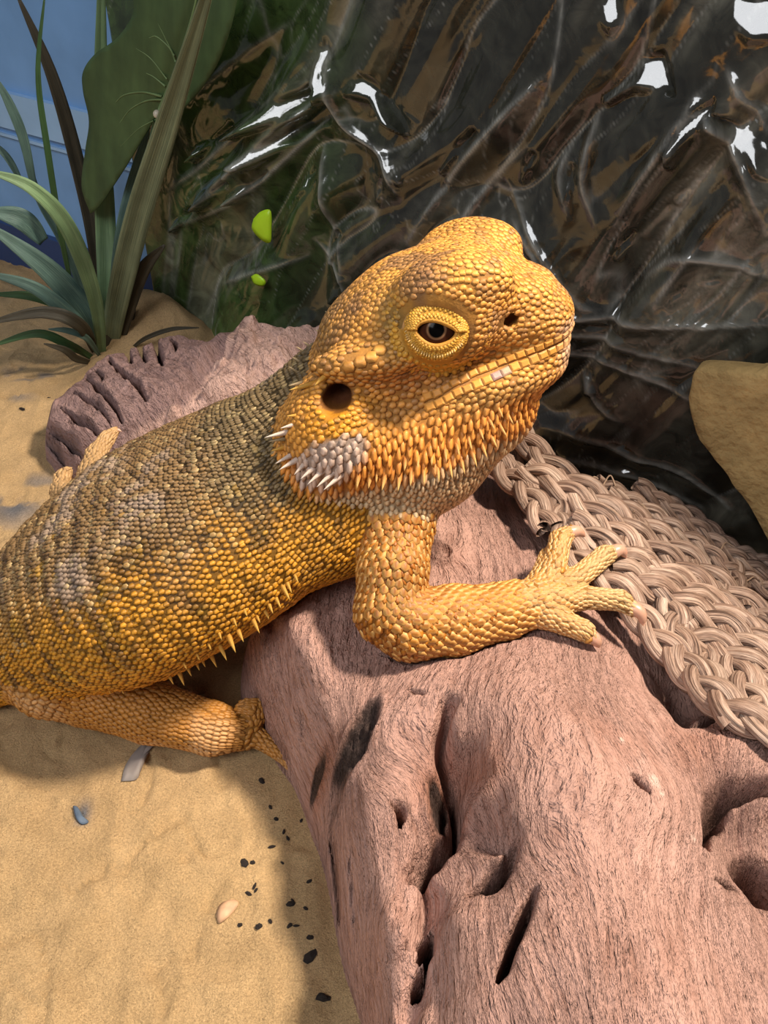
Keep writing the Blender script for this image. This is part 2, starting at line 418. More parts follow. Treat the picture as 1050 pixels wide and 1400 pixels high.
# ------------------------------------------------------------------ driftwood (height-field sculpt with real depth)
t = NT('pinkish_driftwood'); g = t.coords((1, 1, 1), 'grain'); v = t.coords()
n1 = t.noise(t.coords((8.5, 1.5, 3), 'grain'), 1.0, 4, 0.62, 0.5)
n2 = t.noise(t.coords((19, 5.0, 8), 'grain'), 1.0, 3, 0.6, 0.5)
ck = t.mix(1.0, t.col(), t.ramp(n1, [(0.30, (0.70, 0.65, 0.62)), (0.48, (1, 1, 1)), (0.75, (1.10, 1.10, 1.09))]), 'MULTIPLY')
ck = t.mix(1.0, ck, t.ramp(t.noise(v, 1.0, 4), [(0.3, (0.9, 0.87, 0.85)), (0.7, (1.07, 1.07, 1.07))]), 'MULTIPLY')
t.set(Base_Color=ck, Roughness=0.75, Specular_IOR_Level=0.25)
b1 = t.bump(n1, 1.0, 0.23); b2 = t.bump(n2, 0.9, 0.08, b1)
t.set(Normal=t.bump(t.noise(v, 24, 3), 0.3, 0.02, b2))
m_wood = t.m

class Wood:
    def __init__(self, ctrl, outline, oz, x0, x1, y0, y1, step, edge=0.8, foot=-0.35):
        P = np.array([Z(*c) for c in ctrl])
        self.f = rbf(P[:, :2], P[:, 2])
        self.poly = np.array([Z(a, b, oz)[:2] if not hasattr(oz, '__len__') else Z(a, b, oz[k])[:2] for k, (a, b) in enumerate(outline)])
        self.poly = catmull(np.vstack([self.poly, self.poly[:1]]), len(outline) * 6)[:-1]
        self.xs = np.arange(x0, x1, step); self.ys = np.arange(y0, y1, step); self.step = step
        self.X, self.Yy = np.meshgrid(self.xs, self.ys, indexing='ij')
        sd = poly_sd(self.poly, self.X, self.Yy)
        self.sd = sd
        tt = np.clip(sd / edge, 0, 1)
        prof = np.sqrt(1 - (1 - tt) ** 2)
        self.H = foot + (self.f(self.X, self.Yy) - foot) * prof
        self.carve = np.zeros_like(self.H)
        self.col = np.empty(self.X.shape + (3,))
        self.gx = self.X.copy(); self.gy = self.Yy.copy()
    def h(self, x, y):
        i = np.clip((x - self.xs[0]) / self.step, 0, len(self.xs) - 2); j = np.clip((y - self.ys[0]) / self.step, 0, len(self.ys) - 2)
        i0, j0 = int(i), int(j); a, b = i - i0, j - j0; H = self.H
        return (H[i0, j0] * (1 - a) + H[i0 + 1, j0] * a) * (1 - b) + (H[i0, j0 + 1] * (1 - a) + H[i0 + 1, j0 + 1] * a) * b
    def hit(self, px, py):
        r = ray(px, py); prev = 8.0
        for d in np.arange(8, 34, 0.04):
            p = C0 + d * r
            if self.xs[0] < p[0] < self.xs[-1] and self.ys[0] < p[1] < self.ys[-1] and p[2] <= self.h(p[0], p[1]): return p
        return Z(px, py, 0)
    def line(self, pts): return np.array([self.hit(*q)[:2] for q in pts])
    def crack(self, pts, width, depth, colr=None, pw=2.0):
        L = catmull(self.line(pts), 6 * len(pts)); d, tt, _ = line_dist(L, self.X, self.Yy)
        wv = width * (0.25 + 0.75 * np.sin(math.pi * np.clip(tt, 0.04, 0.96))) * (1 + 0.35 * vnoise(xyz(self.X * 4, self.Yy * 4, 1.1)))
        k = np.exp(-(d / wv) ** pw)
        self.carve += depth * k
        if colr is not None: self.col[:] = self.col * (1 - k[..., None]) + np.array(colr) * k[..., None]
    def spot(self, px, py, rx, ry, rot=0.0):
        q = self.hit(px, py); dx, dy = self.X - q[0], self.Yy - q[1]
        c, s = math.cos(rot), math.sin(rot)
        return ((dx * c + dy * s) / rx) ** 2 + ((-dx * s + dy * c) / ry) ** 2, dx, dy
    def build(self, name, extra=0.0):
        H = self.H - self.carve + extra
        keep = self.sd > -0.12
        idx = -np.ones(self.X.shape, int); idx[keep] = np.arange(keep.sum())
        F = grid_faces(*self.X.shape); fl = idx.ravel()[F]; F = fl[(fl >= 0).all(1)]
        V = np.stack([self.X, self.Yy, H], -1)[keep]
        # skirt below the sand
        o = obj(name, V, F, m_wood, None, self.col[keep], {'grain': np.stack([self.gx, self.gy, H], -1)[keep]}, origin=(float(self.X[keep].mean()), float(self.Yy[keep].mean()), 0.0))
        return o

ctrl = [(640, 700, 3.0), (600, 760, 3.1), (720, 760, 2.9), (540, 800, 3.2), (440, 850, 3.2), (360, 880, 2.7), (600, 895, 3.2), (720, 880, 3.35), (800, 850, 3.3),
        (345, 940, 2.0), (400, 930, 2.9), (480, 920, 3.15), (410, 1030, 1.7), (470, 1000, 2.7), (560, 980, 3.25), (600, 1000, 3.2), (660, 960, 3.75), (700, 1000, 4.0), (800, 950, 3.9),
        (880, 980, 3.6), (620, 1060, 2.9), (650, 1060, 3.5), (540, 1090, 3.05), (480, 1130, 2.5), (452, 1130, 1.8), (590, 1150, 2.6), (640, 1150, 3.1), (720, 1100, 4.1), (850, 1100, 4.2),
        (930, 1060, 3.6), (930, 1180, 3.7), (480, 1270, 1.9), (530, 1250, 2.8), (580, 1260, 2.5), (620, 1250, 3.2), (680, 1200, 3.4), (760, 1250, 4.1), (860, 1280, 4.2), (980, 1300, 3.5),
        (540, 1380, 2.4), (585, 1370, 2.4), (640, 1370, 3.3), (760, 1380, 3.9), (900, 1390, 4.1), (1030, 1390, 3.4), (1000, 1010, 3.4), (1040, 1030, 3.5), (960, 990, 3.1), (940, 970, 1.9),
        (890, 900, 2.4), (960, 900, 1.8), (1050, 950, 2.4), (1000, 1130, 3.0), (1040, 1120, 3.0), (970, 1100, 3.5), (970, 1160, 3.5), (1060, 1060, 3.5), (1060, 1260, 3.1), (860, 790, 2.2), (980, 800, 1.0), (1100, 1150, 2.4), (1120, 1350, 3.0),
        (760, 680, 2.0), (640, 1480, 3.0), (900, 1500, 3.8), (520, 1480, 2.0)]
outl = [(318, 890), (340, 950), (392, 1035), (412, 1080), (442, 1165), (466, 1290), (500, 1400), (540, 1560), (800, 1640), (1250, 1600), (1330, 1200), (1200, 900), (1000, 800), (850, 690), (700, 625), (600, 640), (520, 700), (430, 790), (350, 840)]
oz = [1.6, 1.2, 0.9, 0.9, 0.9, 0.9, 0.9, 0.9, 1, 1, 1, 0.8, 0.6, 1.0, 1.6, 2.0, 2.2, 2.2, 2.0]
W = Wood(ctrl, outl, oz, -4.5, 10.5, 2.2, 19.5, 0.038, 0.75)
W.col[:] = lin(181, 142, 129)
X, Yy = W.X, W.Yy
wob = fbm(xyz(X * 0.35, Yy * 0.3, 3.0), 3)
W.col *= (0.97 + 0.07 * wob)[..., None]
# grain runs down the trunk and bends round the knots
W.gx = X + 0.45 * fbm(xyz(X * 0.45, Yy * 0.3, 6.0), 2) + 0.22 * W.H
W.gy = Yy + 0.3 * X
for (px, py, r, s) in ((485, 1025, 0.9, 0.8), (600, 1090, 0.7, 0.6), (690, 1170, 0.8, 0.5), (600, 760, 0.5, 0.5), (875, 1070, 0.5, 0.3), (545, 1110, 0.4, 0.35), (1000, 1120, 1.4, 0.8)):
    d2, dx, dy = W.spot(px, py, r, r)
    W.gx += s * dx / (d2 * 0.6 + 0.35) * np.exp(-d2 * 0.35) * 0.8
# orange-brown staining
for (px, py, rx, ry, s) in ((640, 1060, .5, .6, .55), (830, 1010, 1.2, .5, .25), (440, 1060, .35, .3, .7), (600, 1080, .35, .5, .6), (900, 1330, 1.0, .8, .2), (940, 1010, .7, .5, .35), (520, 1330, .3, 1.2, .2)):
    d2, dx, dy = W.spot(px, py, rx, ry); k = (s * np.exp(-d2) * smooth(-0.5, 0.4, fbm(xyz(X * 3, Yy * 1.5, 9.0), 3)))[..., None]
    W.col[:] = W.col * (1 - k) + lin(150, 92, 62) * k
# lumps
W.H += 0.10 * fbm(xyz(W.gx * 1.1, W.gy * 0.35, 2.0), 3) * smooth(0, 0.6, W.sd)
W.H += 0.045 * fbm(xyz(W.gx * 4.0, W.gy * 0.6, 12.0), 3) * smooth(0, 0.4, W.sd)
dark = lin(74, 50, 40)
# valleys, splits and holes
W.crack([(612, 960), (604, 1010), (622, 1070), (618, 1120), (590, 1170), (565, 1195)], 0.24, 1.0)
W.crack([(622, 1060), (630, 1095), (612, 1135), (588, 1168), (577, 1190)], 0.085, 1.5, dark)
W.crack([(705, 1150), (690, 1185), (672, 1205), (645, 1222)], 0.12, 1.6, dark)
W.crack([(700, 1150), (650, 1130), (630, 1110)], 0.3, 0.35)
W.crack([(732, 1215), (712, 1260), (690, 1320), (682, 1340)], 0.065, 1.5, dark)
W.crack([(592, 1258), (584, 1285), (575, 1295)], 0.09, 1.5, dark)
W.crack([(585, 1300), (570, 1340), (566, 1348)], 0.06, 1.4, dark)
W.crack([(580, 1195), (585, 1240), (575, 1300), (565, 1370), (560, 1420)], 0.22, 0.45)
W.crack([(537, 1097), (548, 1110), (546, 1130)], 0.055, 1.2, dark)
W.crack([(866, 1060), (878, 1072), (888, 1082)], 0.06, 0.9, dark)
W.crack([(560, 945), (580, 949)], 0.03, 0.4, dark)
W.crack([(520, 895), (545, 900), (560, 898)], 0.05, 0.5, dark)
W.crack([(452, 1150), (460, 1200), (464, 1260)], 0.04, 0.5, lin(120, 84, 68))
W.crack([(478, 1170), (482, 1220), (484, 1260)], 0.03, 0.25)
W.crack([(345, 850), (385, 890), (410, 930), (415, 985)], 0.22, 0.30)
W.crack([(970, 1150), (976, 1105), (992, 1078), (1015, 1068), (1060, 1072)], 0.13, 0.9, lin(96, 68, 58))
W.crack([(980, 1200), (1010, 1215)], 0.04, 0.4, dark)
W.crack([(930, 990), (955, 985), (985, 975)], 0.16, 0.8, dark)
W.crack([(900, 930), (930, 965), (935, 990)], 0.3, 0.5)
d2, dx, dy = W.spot(1046, 1204, 0.40, 0.42, 0.2); k = np.exp(-d2 ** 2); W.carve += 3.0 * k; W.col[:] = W.col * (1 - k[..., None]) + dark * k[..., None]
d2, dx, dy = W.spot(1000, 1130, 0.7, 0.9); W.carve += 0.45 * np.exp(-d2)
# charred knots
for (px, py, rx, ry, rot, dep) in ((484, 1022, 0.24, 0.66, -0.62, 0.14), (598, 1090, 0.17, 0.42, -0.1, 0.12), (436, 1066, 0.17, 0.13, 0.3, 0.04)):
    d2, dx, dy = W.spot(px, py, rx, ry, rot)
    k = smooth(1.25, 0.55, d2 + 0.55 * fbm(xyz(X * 3.2, Yy * 3.2, 5.0), 3))
    W.carve += dep * k - 0.10 * np.exp(-((np.sqrt(d2) - 1.15) / 0.18) ** 2) + 0.12 * k * fbm(xyz(X * 7, Yy * 7, 2.0), 3)
    W.col[:] = W.col * (1 - 0.93 * k[..., None]) + (lin(48, 38, 35) * (1 + 0.4 * fbm(xyz(X * 6, Yy * 6, 1), 2))[..., None]) * 0.93 * k[..., None]
# small curled knot by the chin and pale scuffs
d2, dx, dy = W.spot(603, 760, 0.26, 0.30)
W.carve -= 0.16 * np.exp(-((np.sqrt(d2) - 0.9) / 0.22) ** 2) + 0.10 * np.exp(-d2 / 0.1)
k = np.exp(-((np.sqrt(d2) - 0.5) / 0.12) ** 2)[..., None] * 0.5; W.col[:] = W.col * (1 - k) + lin(120, 82, 66) * k
for (px, py, r) in ((895, 1068, .08), (850, 1013, .04), (949, 1142, .04), (905, 1085, .04)):
    d2, dx, dy = W.spot(px, py, r, r * 1.4); k = (np.exp(-d2 ** 2) * 0.8)[..., None]; W.col[:] = W.col * (1 - k) + lin(212, 182, 168) * k
o = WOOD_OBJ = W.build('driftwood')
tag(o, 'large pinkish weathered driftwood trunk with splits and charred knots, under the lizard', 'driftwood')

# stump behind
ctrl = [(60, 610, 1.0), (75, 560, 1.5), (105, 530, 1.9), (155, 495, 2.1), (205, 472, 2.2), (262, 458, 2.7), (330, 448, 3.1), (400, 448, 3.3), (300, 500, 2.9), (380, 500, 3.1), (200, 540, 2.5), (150, 570, 2.1), (110, 600, 1.6), (160, 620, 1.7), (250, 540, 2.8), (440, 520, 2.6), (300, 580, 2.4), (90, 640, 0.8)]
outl = [(54, 600), (62, 556), (98, 522), (148, 487), (203, 464), (258, 450), (290, 462), (328, 440), (366, 436), (408, 446), (450, 470), (470, 540), (400, 600), (290, 640), (180, 660), (95, 648)]
oz = [0.8, 1.2, 1.6, 1.8, 2.1, 2.4, 2.6, 2.9, 3.1, 3.1, 2.4, 1.6, 1.2, 0.8, 0.4, 0.4]
W2 = Wood(ctrl, outl, oz, -13, 1.5, 16.5, 27.5, 0.045, 0.5)
W2.col[:] = lin(204, 168, 156)
X, Yy = W2.X, W2.Yy
q = W2.line([(170, 600), (255, 545), (300, 480)]); dd, tt, sd_ = line_dist(q, X, Yy)
rimk = smooth(-0.05, 0.15, np.where(sd_ > 0, dd, -dd))          # the cracked bark face, outside the inner edge
W2.col[:] = W2.col * (1 - rimk[..., None]) + lin(148, 120, 116) * rimk[..., None]
W2.gx = X * 0.8 + Yy * 0.6 + 0.2 * wob.mean() + 0.2 * fbm(xyz(X, Yy, 1.0), 2); W2.gy = -X * 0.6 + Yy * 0.8
W2.H += 0.09 * fbm(xyz(W2.gx * 2.6, W2.gy * 0.9, 4.0), 4) + 0.04 * fbm(xyz(X * 5, Yy * 5, 4.0), 3)
d_in = np.exp(-(dd / 0.35) ** 2); W2.carve += 0.35 * d_in
for (a, b, w, dp) in (((148, 489), (200, 545), .075, .9), ((118, 515), (165, 570), .06, .6), ((100, 535), (150, 575), .05, .5), ((82, 555), (140, 605), .05, .5), ((68, 590), (110, 620), .05, .5), ((64, 605), (90, 636), .05, .4),
                      ((165, 480), (180, 497), .05, .5), ((182, 474), (200, 495), .05, .5), ((205, 468), (222, 500), .06, .6), ((232, 462), (240, 480), .04, .4), ((130, 505), (140, 520), .05, .4), ((90, 575), (130, 590), .04, .4)):
    W2.crack([a, ((a[0] + b[0]) / 2 + 3, (a[1] + b[1]) / 2 - 3), b], w, dp, lin(70, 54, 52))
W2.carve -= (0.22 * smooth(0.1, 0.6, fbm(xyz(X * 1.6, Yy * 1.6, 14.0), 3)) * (1 - rimk))
o = W2.build('driftwood_stump')
tag(o, 'greyish pink cut driftwood stump with radial cracks, beside the leafy plant', 'driftwood')

# ------------------------------------------------------------------ tan slab leaning on the sheet, lime glint shapes
def slab(name, pts, out0, thick, mat):
    P = catmull(np.array([on_wall(*q)[:2] for q in pts] + [on_wall(*pts[0])[:2]]), len(pts) * 5)[:-1]
    P = P + 0.05 * np.stack([vnoise(xyz(P[:, 0] * 2, P[:, 1] * 2, 1.)), vnoise(xyz(P[:, 0] * 2, P[:, 1] * 2, 7.))], 1)
    c = P.mean(0); rings = []; n = len(P)
    for k, (sc_, o_) in enumerate(((1.0, 0.0), (1.0, .7), (.985, .9), (.94, 1.0), (.7, 1.03), (.4, 1.04), (.1, 1.04))):
        Q = c + (P - c) * sc_; oo = out0 + thick * o_ + (0.06 * fbm(xyz(Q[:, 0] * 1.3, Q[:, 1] * 1.3, 3.), 3) if k > 1 else 0)
        rings.append(wallp(Q[:, 0], np.broadcast_to(oo, (n,)), Q[:, 1]))
    V = np.vstack(rings); f = grid_faces(len(rings), n, False, True).tolist() + [[(len(rings) - 1) * n + j for j in reversed(range(n))]]
    return obj(name, V, f, mat, None, origin=tuple(V[:n].mean(0) * np.array([1, 1, 0])))
m_slab = M_plain('tan_slab_surface', lin(164, 138, 92), 0.9, 0.22, 1.4, 0.16, 5, 0.15)
o = slab('tan_slab', [(972, 500), (978, 470), (1000, 462), (1060, 464), (1200, 480), (1260, 800), (1130, 770), (1060, 655), (1022, 600), (985, 552)], 1.55, 0.5, m_slab)
tag(o, 'tan slab leaning beside the dark plastic sheet, above the rope mat', 'stone')

# ------------------------------------------------------------------ bearded lizard: one continuous body grown from an implicit surface
hX = unit(0.9697 * CR + 0.0469 * CU - 0.2399 * CF)
hY = 0.1865 * CR + 0.4925 * CU + 0.8501 * CF
hY = unit(hY - (hY @ hX) * hX)
hZ = np.cross(hX, hY)
HO = D(476, 480, 17.1); HS = 1.035
HM = np.stack([hX, hY, hZ])            # rows: world -> head
def H2W(p): return HO + HS * np.asarray(p, float) @ HM
def W2H(p): return (np.asarray(p, float) - HO) @ HM.T / HS

h = 0.062
G0 = np.array([-11.5, 7.5, -0.1]); G1 = np.array([6.2, 20.5, 11.0])
nx, ny, nz = (np.ceil((G1 - G0) / h).astype(int) + 1)
ax = [G0[i] + h * np.arange(n) for i, n in enumerate((nx, ny, nz))]
FLD = np.full((nx, ny, nz), 3.0, np.float32)
PID = np.zeros((nx, ny, nz), np.uint8)
RAW = np.full((nx, ny, nz), 3.0, np.float32)
def box_of(lo, hi):
    a = np.clip(np.floor((np.asarray(lo) - G0) / h).astype(int), 0, [nx, ny, nz])
    b = np.clip(np.ceil((np.asarray(hi) - G0) / h).astype(int) + 1, 0, [nx, ny, nz])
    return tuple(slice(a[i], b[i]) for i in range(3))
def pts_of(sl):
    return np.stack(np.meshgrid(ax[0][sl[0]], ax[1][sl[1]], ax[2][sl[2]], indexing='ij'), -1).astype(np.float32)
def smin(a, b, k):
    q = np.maximum(k - np.abs(a - b), 0) / k
    return np.minimum(a, b) - q * q * k * 0.25
def add(d, sl, k, pid):
    F = FLD[sl]; m = d < RAW[sl]
    PID[sl][m] = pid; RAW[sl][m] = d[m]
    FLD[sl] = smin(F, d, k)
def ellip(c, M, r, k, pid, sub=False):
    """c centre, M rows = axes, r radii."""
    c = np.asarray(c, float); r = np.asarray(r, float)
    ext = np.sqrt(((M * r[:, None]) ** 2).sum(0)) + k + 0.15
    sl = box_of(c - ext, c + ext)
    q = (pts_of(sl) - c) @ M.T.astype(np.float32)
    a = np.sqrt(((q / r) ** 2).sum(-1)); b = np.sqrt(((q / r ** 2) ** 2).sum(-1)) + 1e-6
    d = (a * (a - 1) / b).astype(np.float32)
    if sub:
        FLD[sl] = -smin(-FLD[sl], d, k)
    else: add(d, sl, k, pid)
def cone(p0, p1, r0, r1, k, pid):
    p0 = np.asarray(p0, float); p1 = np.asarray(p1, float); R = max(r0, r1) + k + 0.15
    sl = box_of(np.minimum(p0, p1) - R, np.maximum(p0, p1) + R)
    P = pts_of(sl); e = (p1 - p0).astype(np.float32)
    t_ = np.clip(((P - p0) @ e) / (e @ e), 0, 1)
    d = np.linalg.norm(P - p0.astype(np.float32) - t_[..., None] * e, axis=-1) - (r0 + (r1 - r0) * t_)
    add(d.astype(np.float32), sl, k, pid)
def limb(P, R, k, pid, k0=None):
    for i in range(len(P) - 1):
        cone(P[i], P[i + 1], R[i], R[i + 1], (k0 if (k0 and i == 0) else k), pid)

# trunk stations: pixel guide, depth, half width, half height
ST = [(-150, 985, 20.6, .80, .75), (-40, 905, 20.2, 1.15, 1.0), (45, 850, 19.8, 1.75, 1.35), (125, 800, 19.4, 2.55, 1.65), (205, 757, 19.0, 2.95, 1.80), (285, 718, 18.6, 2.85, 1.75),
      (360, 678, 18.3, 2.40, 1.66), (415, 630, 18.1, 1.80, 1.45), (452, 580, 17.9, 1.40, 1.25), (490, 540, 17.7, 1.25, 1.15)]
SP = np.array([D(a, b, c) for a, b, c, _, _ in ST])
NS = 60
SPc = catmull(SP, NS); SPr = catmull(np.array([[s[3], s[4]] for s in ST]), NS)
SPt = unit(np.gradient(SPc, axis=0))
SPl = unit(np.cross(np.array([0, 0, 1.0])[None], SPt)); SPl = np.where((SPl[:, 1:2] > 0), -SPl, SPl)   # towards the viewer
SPd = np.cross(SPl, SPt); SPd = np.where(SPd[:, 2:3] < 0, -SPd, SPd)                                # dorsal
SPs = np.concatenate([[0], np.cumsum(np.linalg.norm(np.diff(SPc, axis=0), axis=1))])
TR, HEAD, ARM, HAND, LEG, FOOT, FAR = 1, 2, 3, 4, 5, 6, 7
for i in range(0, NS, 2):
    ellip(SPc[i], np.stack([SPt[i], SPl[i], SPd[i]]), (0.9, SPr[i, 0], SPr[i, 1]), 0.25, TR)
ellip(D(462, 706, 17.6), np.eye(3), (1.1, 1.0, 1.15), 0.6, TR)            # chest over the wood
ellip(D(515, 695, 17.8), np.eye(3), (0.8, 0.8, 0.9), 0.6, TR)

def hell(c, r, k, sub=False, both=False, rot=None):
    M = HM if rot is None else rot @ HM
    r = np.array(r) * HS
    ellip(H2W(c), M, r, k, HEAD, sub)
    if both: ellip(H2W((c[0], -c[1], c[2])), M if rot is None else (rot * np.array([[1, -1, 1], [-1, 1, -1], [1, -1, 1]])) @ HM, r, k, HEAD, sub)
def ry(a):
    c, s = math.cos(a), math.sin(a); return np.array([[c, 0, s], [0, 1, 0], [-s, 0, c]])
def rz(a):
    c, s = math.cos(a), math.sin(a); return np.array([[c, s, 0], [-s, c, 0], [0, 0, 1]])
EYE = np.array([1.88, -1.54, 0.74])
hell((0.78, 0, 0.12), (1.25, 1.52, 1.05), 0.45)                 # skull
hell((1.80, 0, 0.58), (1.10, 1.32, 0.92), 0.4)
hell((1.22, 0, 0.70), (0.92, 1.42, 0.80), 0.45)                # back of the crown
hell((2.15, 0, 0.85), (0.95, 1.25, 0.74), 0.45)                # flat crown between the brows
hell((2.55, 0, 0.45), (1.00, 0.98, 0.66), 0.35)                # snout
hell((3.12, 0, 0.36), (0.70, 0.76, 0.54), 0.3)
hell((3.44, 0, 0.30), (0.38, 0.56, 0.44), 0.25)
hell((1.95, 0, -0.50), (1.70, 1.22, 0.55), 0.35)               # lower jaw
hell((2.86, 0, -0.28), (0.86, 0.70, 0.42), 0.3)
hell((-0.05, 1.25, -0.98), (0.98, 0.92, 1.02), 0.40, both=True) # jowls
hell((0.85, 0, -1.60), (1.60, 1.80, 1.50), 0.5)                # beard pouch
hell((1.80, 0, -1.15), (1.32, 1.25, 1.00), 0.45)
hell((2.20, 1.14, 1.28), (0.85, 0.46, 0.48), 0.55, both=True, rot=rz(-0.20))   # brow ridges
hell((2.65, 0.70, 0.80), (0.50, 0.28, 0.26), 0.3, both=True, rot=rz(-0.35))     # canthus
hell((3.15, 0.34, 0.80), (0.38, 0.32, 0.24), 0.25, both=True)                  # nasal swell
hell((1.96, 1.22, 0.68), (0.72, 0.36, 0.60), 0.25, both=True)   # eye mounds
hell((0.60, 1.48, 0.30), (0.85, 0.26, 0.24), 0.25, both=True)   # cheek ridge over the ear
hell((1.88, -1.76, 0.74), (0.42, 0.42, 0.34), 0.10, sub=True)  # eye sockets
hell((1.88, 1.76, 0.74), (0.42, 0.42, 0.34), 0.10, sub=True)
hell((0.16, -1.98, -0.18), (0.25, 0.85, 0.21), 0.05, sub=True) # ears
hell((0.16, 1.98, -0.18), (0.25, 0.85, 0.21), 0.05, sub=True)
hell((2.92, -0.84, 0.58), (0.13, 0.22, 0.125), 0.04, sub=True) # nostrils
hell((2.92, 0.84, 0.58), (0.13, 0.22, 0.125), 0.04, sub=True)

# near forelimb
AP = [D(520, 690, 17.7), D(543, 722, 17.15), D(537, 778, 16.8), D(532, 836, 16.7), D(560, 853, 16.72), D(620, 848, 16.9), D(690, 835, 17.05), D(725, 824, 17.1)]
AR = [.66, .62, .59, .58, .61, .59, .47, .37]
limb(AP, AR, 0.14, ARM, 0.35)
FING = [  # near hand: each finger by pixel guide and height
    ([(728, 812, 3.75), (742, 785, 3.85), (748, 760, 3.85)], [.24, .19, .15]),
    ([(735, 812, 3.75), (757, 778, 3.98), (766, 738, 4.10), (777, 729, 4.10)], [.27, .22, .19, .14]),
    ([(742, 815, 3.75), (790, 790, 3.85), (826, 760, 3.95), (838, 755, 3.92)], [.28, .20, .18, .13]),
    ([(742, 825, 3.75), (800, 817, 3.75), (848, 821, 3.78), (864, 832, 3.70)], [.28, .20, .175, .13]),
    ([(735, 836, 3.72), (770, 850, 3.66), (798, 862, 3.62), (806, 870, 3.58)], [.28, .21, .18, .13]),
]
cone(Z(715, 826, 3.75), Z(755, 818, 3.75), .40, .33, .15, HAND)
for P, R in FING:
    limb([Z(*q) for q in P], R, 0.05, HAND, 0.12)
# near hind leg
LP = [D(30, 870, 19.4), Z(72, 925, 1.25), Z(120, 945, .95), Z(205, 972, .78), Z(290, 996, .66), Z(330, 1001, .52)]
LR = [1.05, .80, .66, .60, .48, .34]
limb(LP, LR, 0.15, LEG, 0.4)
TOES = [([(330, 1000, .5), (352, 1008, .45), (380, 1026, .40), (408, 1052, .36)], [.28, .19, .15, .12]),
        ([(335, 995, .55), (347, 985, .75), (345, 972, .95), (328, 968, 1.0)], [.22, .14, .12, .09]),
        ([(338, 992, .55), (356, 976, .80), (352, 962, 1.02), (334, 961, 1.10)], [.2, .12, .10, .07])]
for P, R in TOES:
    limb([Z(*q) for q in P], R, 0.05, FOOT, 0.12)
# far hind foot resting against the stump
FT = [([D(150, 690, 20.6), D(128, 648, 21.6), D(132, 622, 22.0), D(146, 600, 22.3), D(156, 591, 22.4)], [.5, .32, .22, .15, .10]),
      ([D(110, 700, 20.6), D(84, 672, 21.4), D(86, 654, 21.7), D(91, 646, 21.8)], [.4, .22, .17, .12])]
for P, R in FT: limb(P, R, 0.10, FAR, 0.3)

# surface nets
def surface_nets(F):
    ins = F < 0
    sh = tuple(n - 1 for n in F.shape)
    cnt = np.zeros(sh, np.uint8)
    offs = [(a, b, c) for a in (0, 1) for b in (0, 1) for c in (0, 1)]
    for a, b, c in offs: cnt += ins[a:a + sh[0], b:b + sh[1], c:c + sh[2]]
    act = (cnt > 0) & (cnt < 8)
    I = np.argwhere(act); idx = -np.ones(sh, np.int32); idx[act] = np.arange(len(I))
    C = np.stack([F[I[:, 0] + a, I[:, 1] + b, I[:, 2] + c] for a, b, c in offs], 1)
    O = np.array(offs, float); acc = np.zeros((len(I), 3)); num = np.zeros(len(I))
    for i in range(8):
        for j in range(i + 1, 8):
            if np.abs(O[i] - O[j]).sum() == 1:
                m = (C[:, i] < 0) != (C[:, j] < 0)
                t_ = C[m, i] / (C[m, i] - C[m, j])
                acc[m] += O[i] + t_[:, None] * (O[j] - O[i]); num[m] += 1
    V = G0 + h * (I + acc / num[:, None])
    Q = []
    for axn in range(3):
        s0 = [slice(None)] * 3; s1 = [slice(None)] * 3
        s0[axn] = slice(0, -1); s1[axn] = slice(1, None)
        A, B = ins[tuple(s0)], ins[tuple(s1)]
        E = np.argwhere(A != B); u_, w_ = (axn + 1) % 3, (axn + 2) % 3
        E = E[(E[:, u_] > 0) & (E[:, w_] > 0) & (E[:, u_] < F.shape[u_] - 1) & (E[:, w_] < F.shape[w_] - 1)]
        fl = A[E[:, 0], E[:, 1], E[:, 2]]
        def cell(du, dw):
            K = E.copy(); K[:, u_] -= du; K[:, w_] -= dw; return idx[K[:, 0], K[:, 1], K[:, 2]]
        q = np.stack([cell(1, 1), cell(0, 1), cell(0, 0), cell(1, 0)], 1)
        Q.append(np.where(fl[:, None], q, q[:, ::-1]))
    return V, np.vstack(Q)
BV, BF = surface_nets(FLD)
# light fairing
E_ = np.vstack([BF[:, [0, 1]], BF[:, [1, 2]], BF[:, [2, 3]], BF[:, [3, 0]]])
def lap(V, n, w):
    for _ in range(n):
        acc = np.zeros_like(V); c = np.zeros(len(V))
        for ch in range(3): acc[:, ch] = np.bincount(E_[:, 0], V[E_[:, 1], ch], len(V)) + np.bincount(E_[:, 1], V[E_[:, 0], ch], len(V))
        c = np.bincount(E_[:, 0], minlength=len(V)) + np.bincount(E_[:, 1], minlength=len(V))
        V = V + w * (acc / np.maximum(c, 1)[:, None] - V)
    return V
BV = lap(lap(BV, 2, 0.5), 2, -0.4)
FOLD = True
tri_n = np.cross(BV[BF[:, 2]] - BV[BF[:, 0]], BV[BF[:, 3]] - BV[BF[:, 1]])
BN = np.zeros_like(BV)
for j in range(4):
    for ch in range(3): BN[:, ch] += np.bincount(BF[:, j], tri_n[:, ch], len(BV))
BN = unit(BN)
gi = np.clip(np.round((BV - G0) / h).astype(int), 0, np.array([nx, ny, nz]) - 1)
BP = PID[gi[:, 0], gi[:, 1], gi[:, 2]]
# skin folds running down the flank
def fold_skin():
    s = np.zeros(len(BV)); out = np.full(len(BV), 1e9)
    for k in range(NS): 
        d = ((BV - SPc[k]) ** 2).sum(1); m = d < out; out[m] = d[m]; s[m] = SPs[k] + ((BV[m] - SPc[k]) @ SPt[k])
    w = (BP == TR) * smooth(2.0, 3.4, s) * smooth(9.0, 7.5, s)
    return w * 0.035 * np.sin(s * 15.0 + 2.2 * fbm(BV * 0.9, 3)) * (0.6 + 0.4 * vnoise(BV * 1.1))
BV = BV + BN * fold_skin()[:, None]
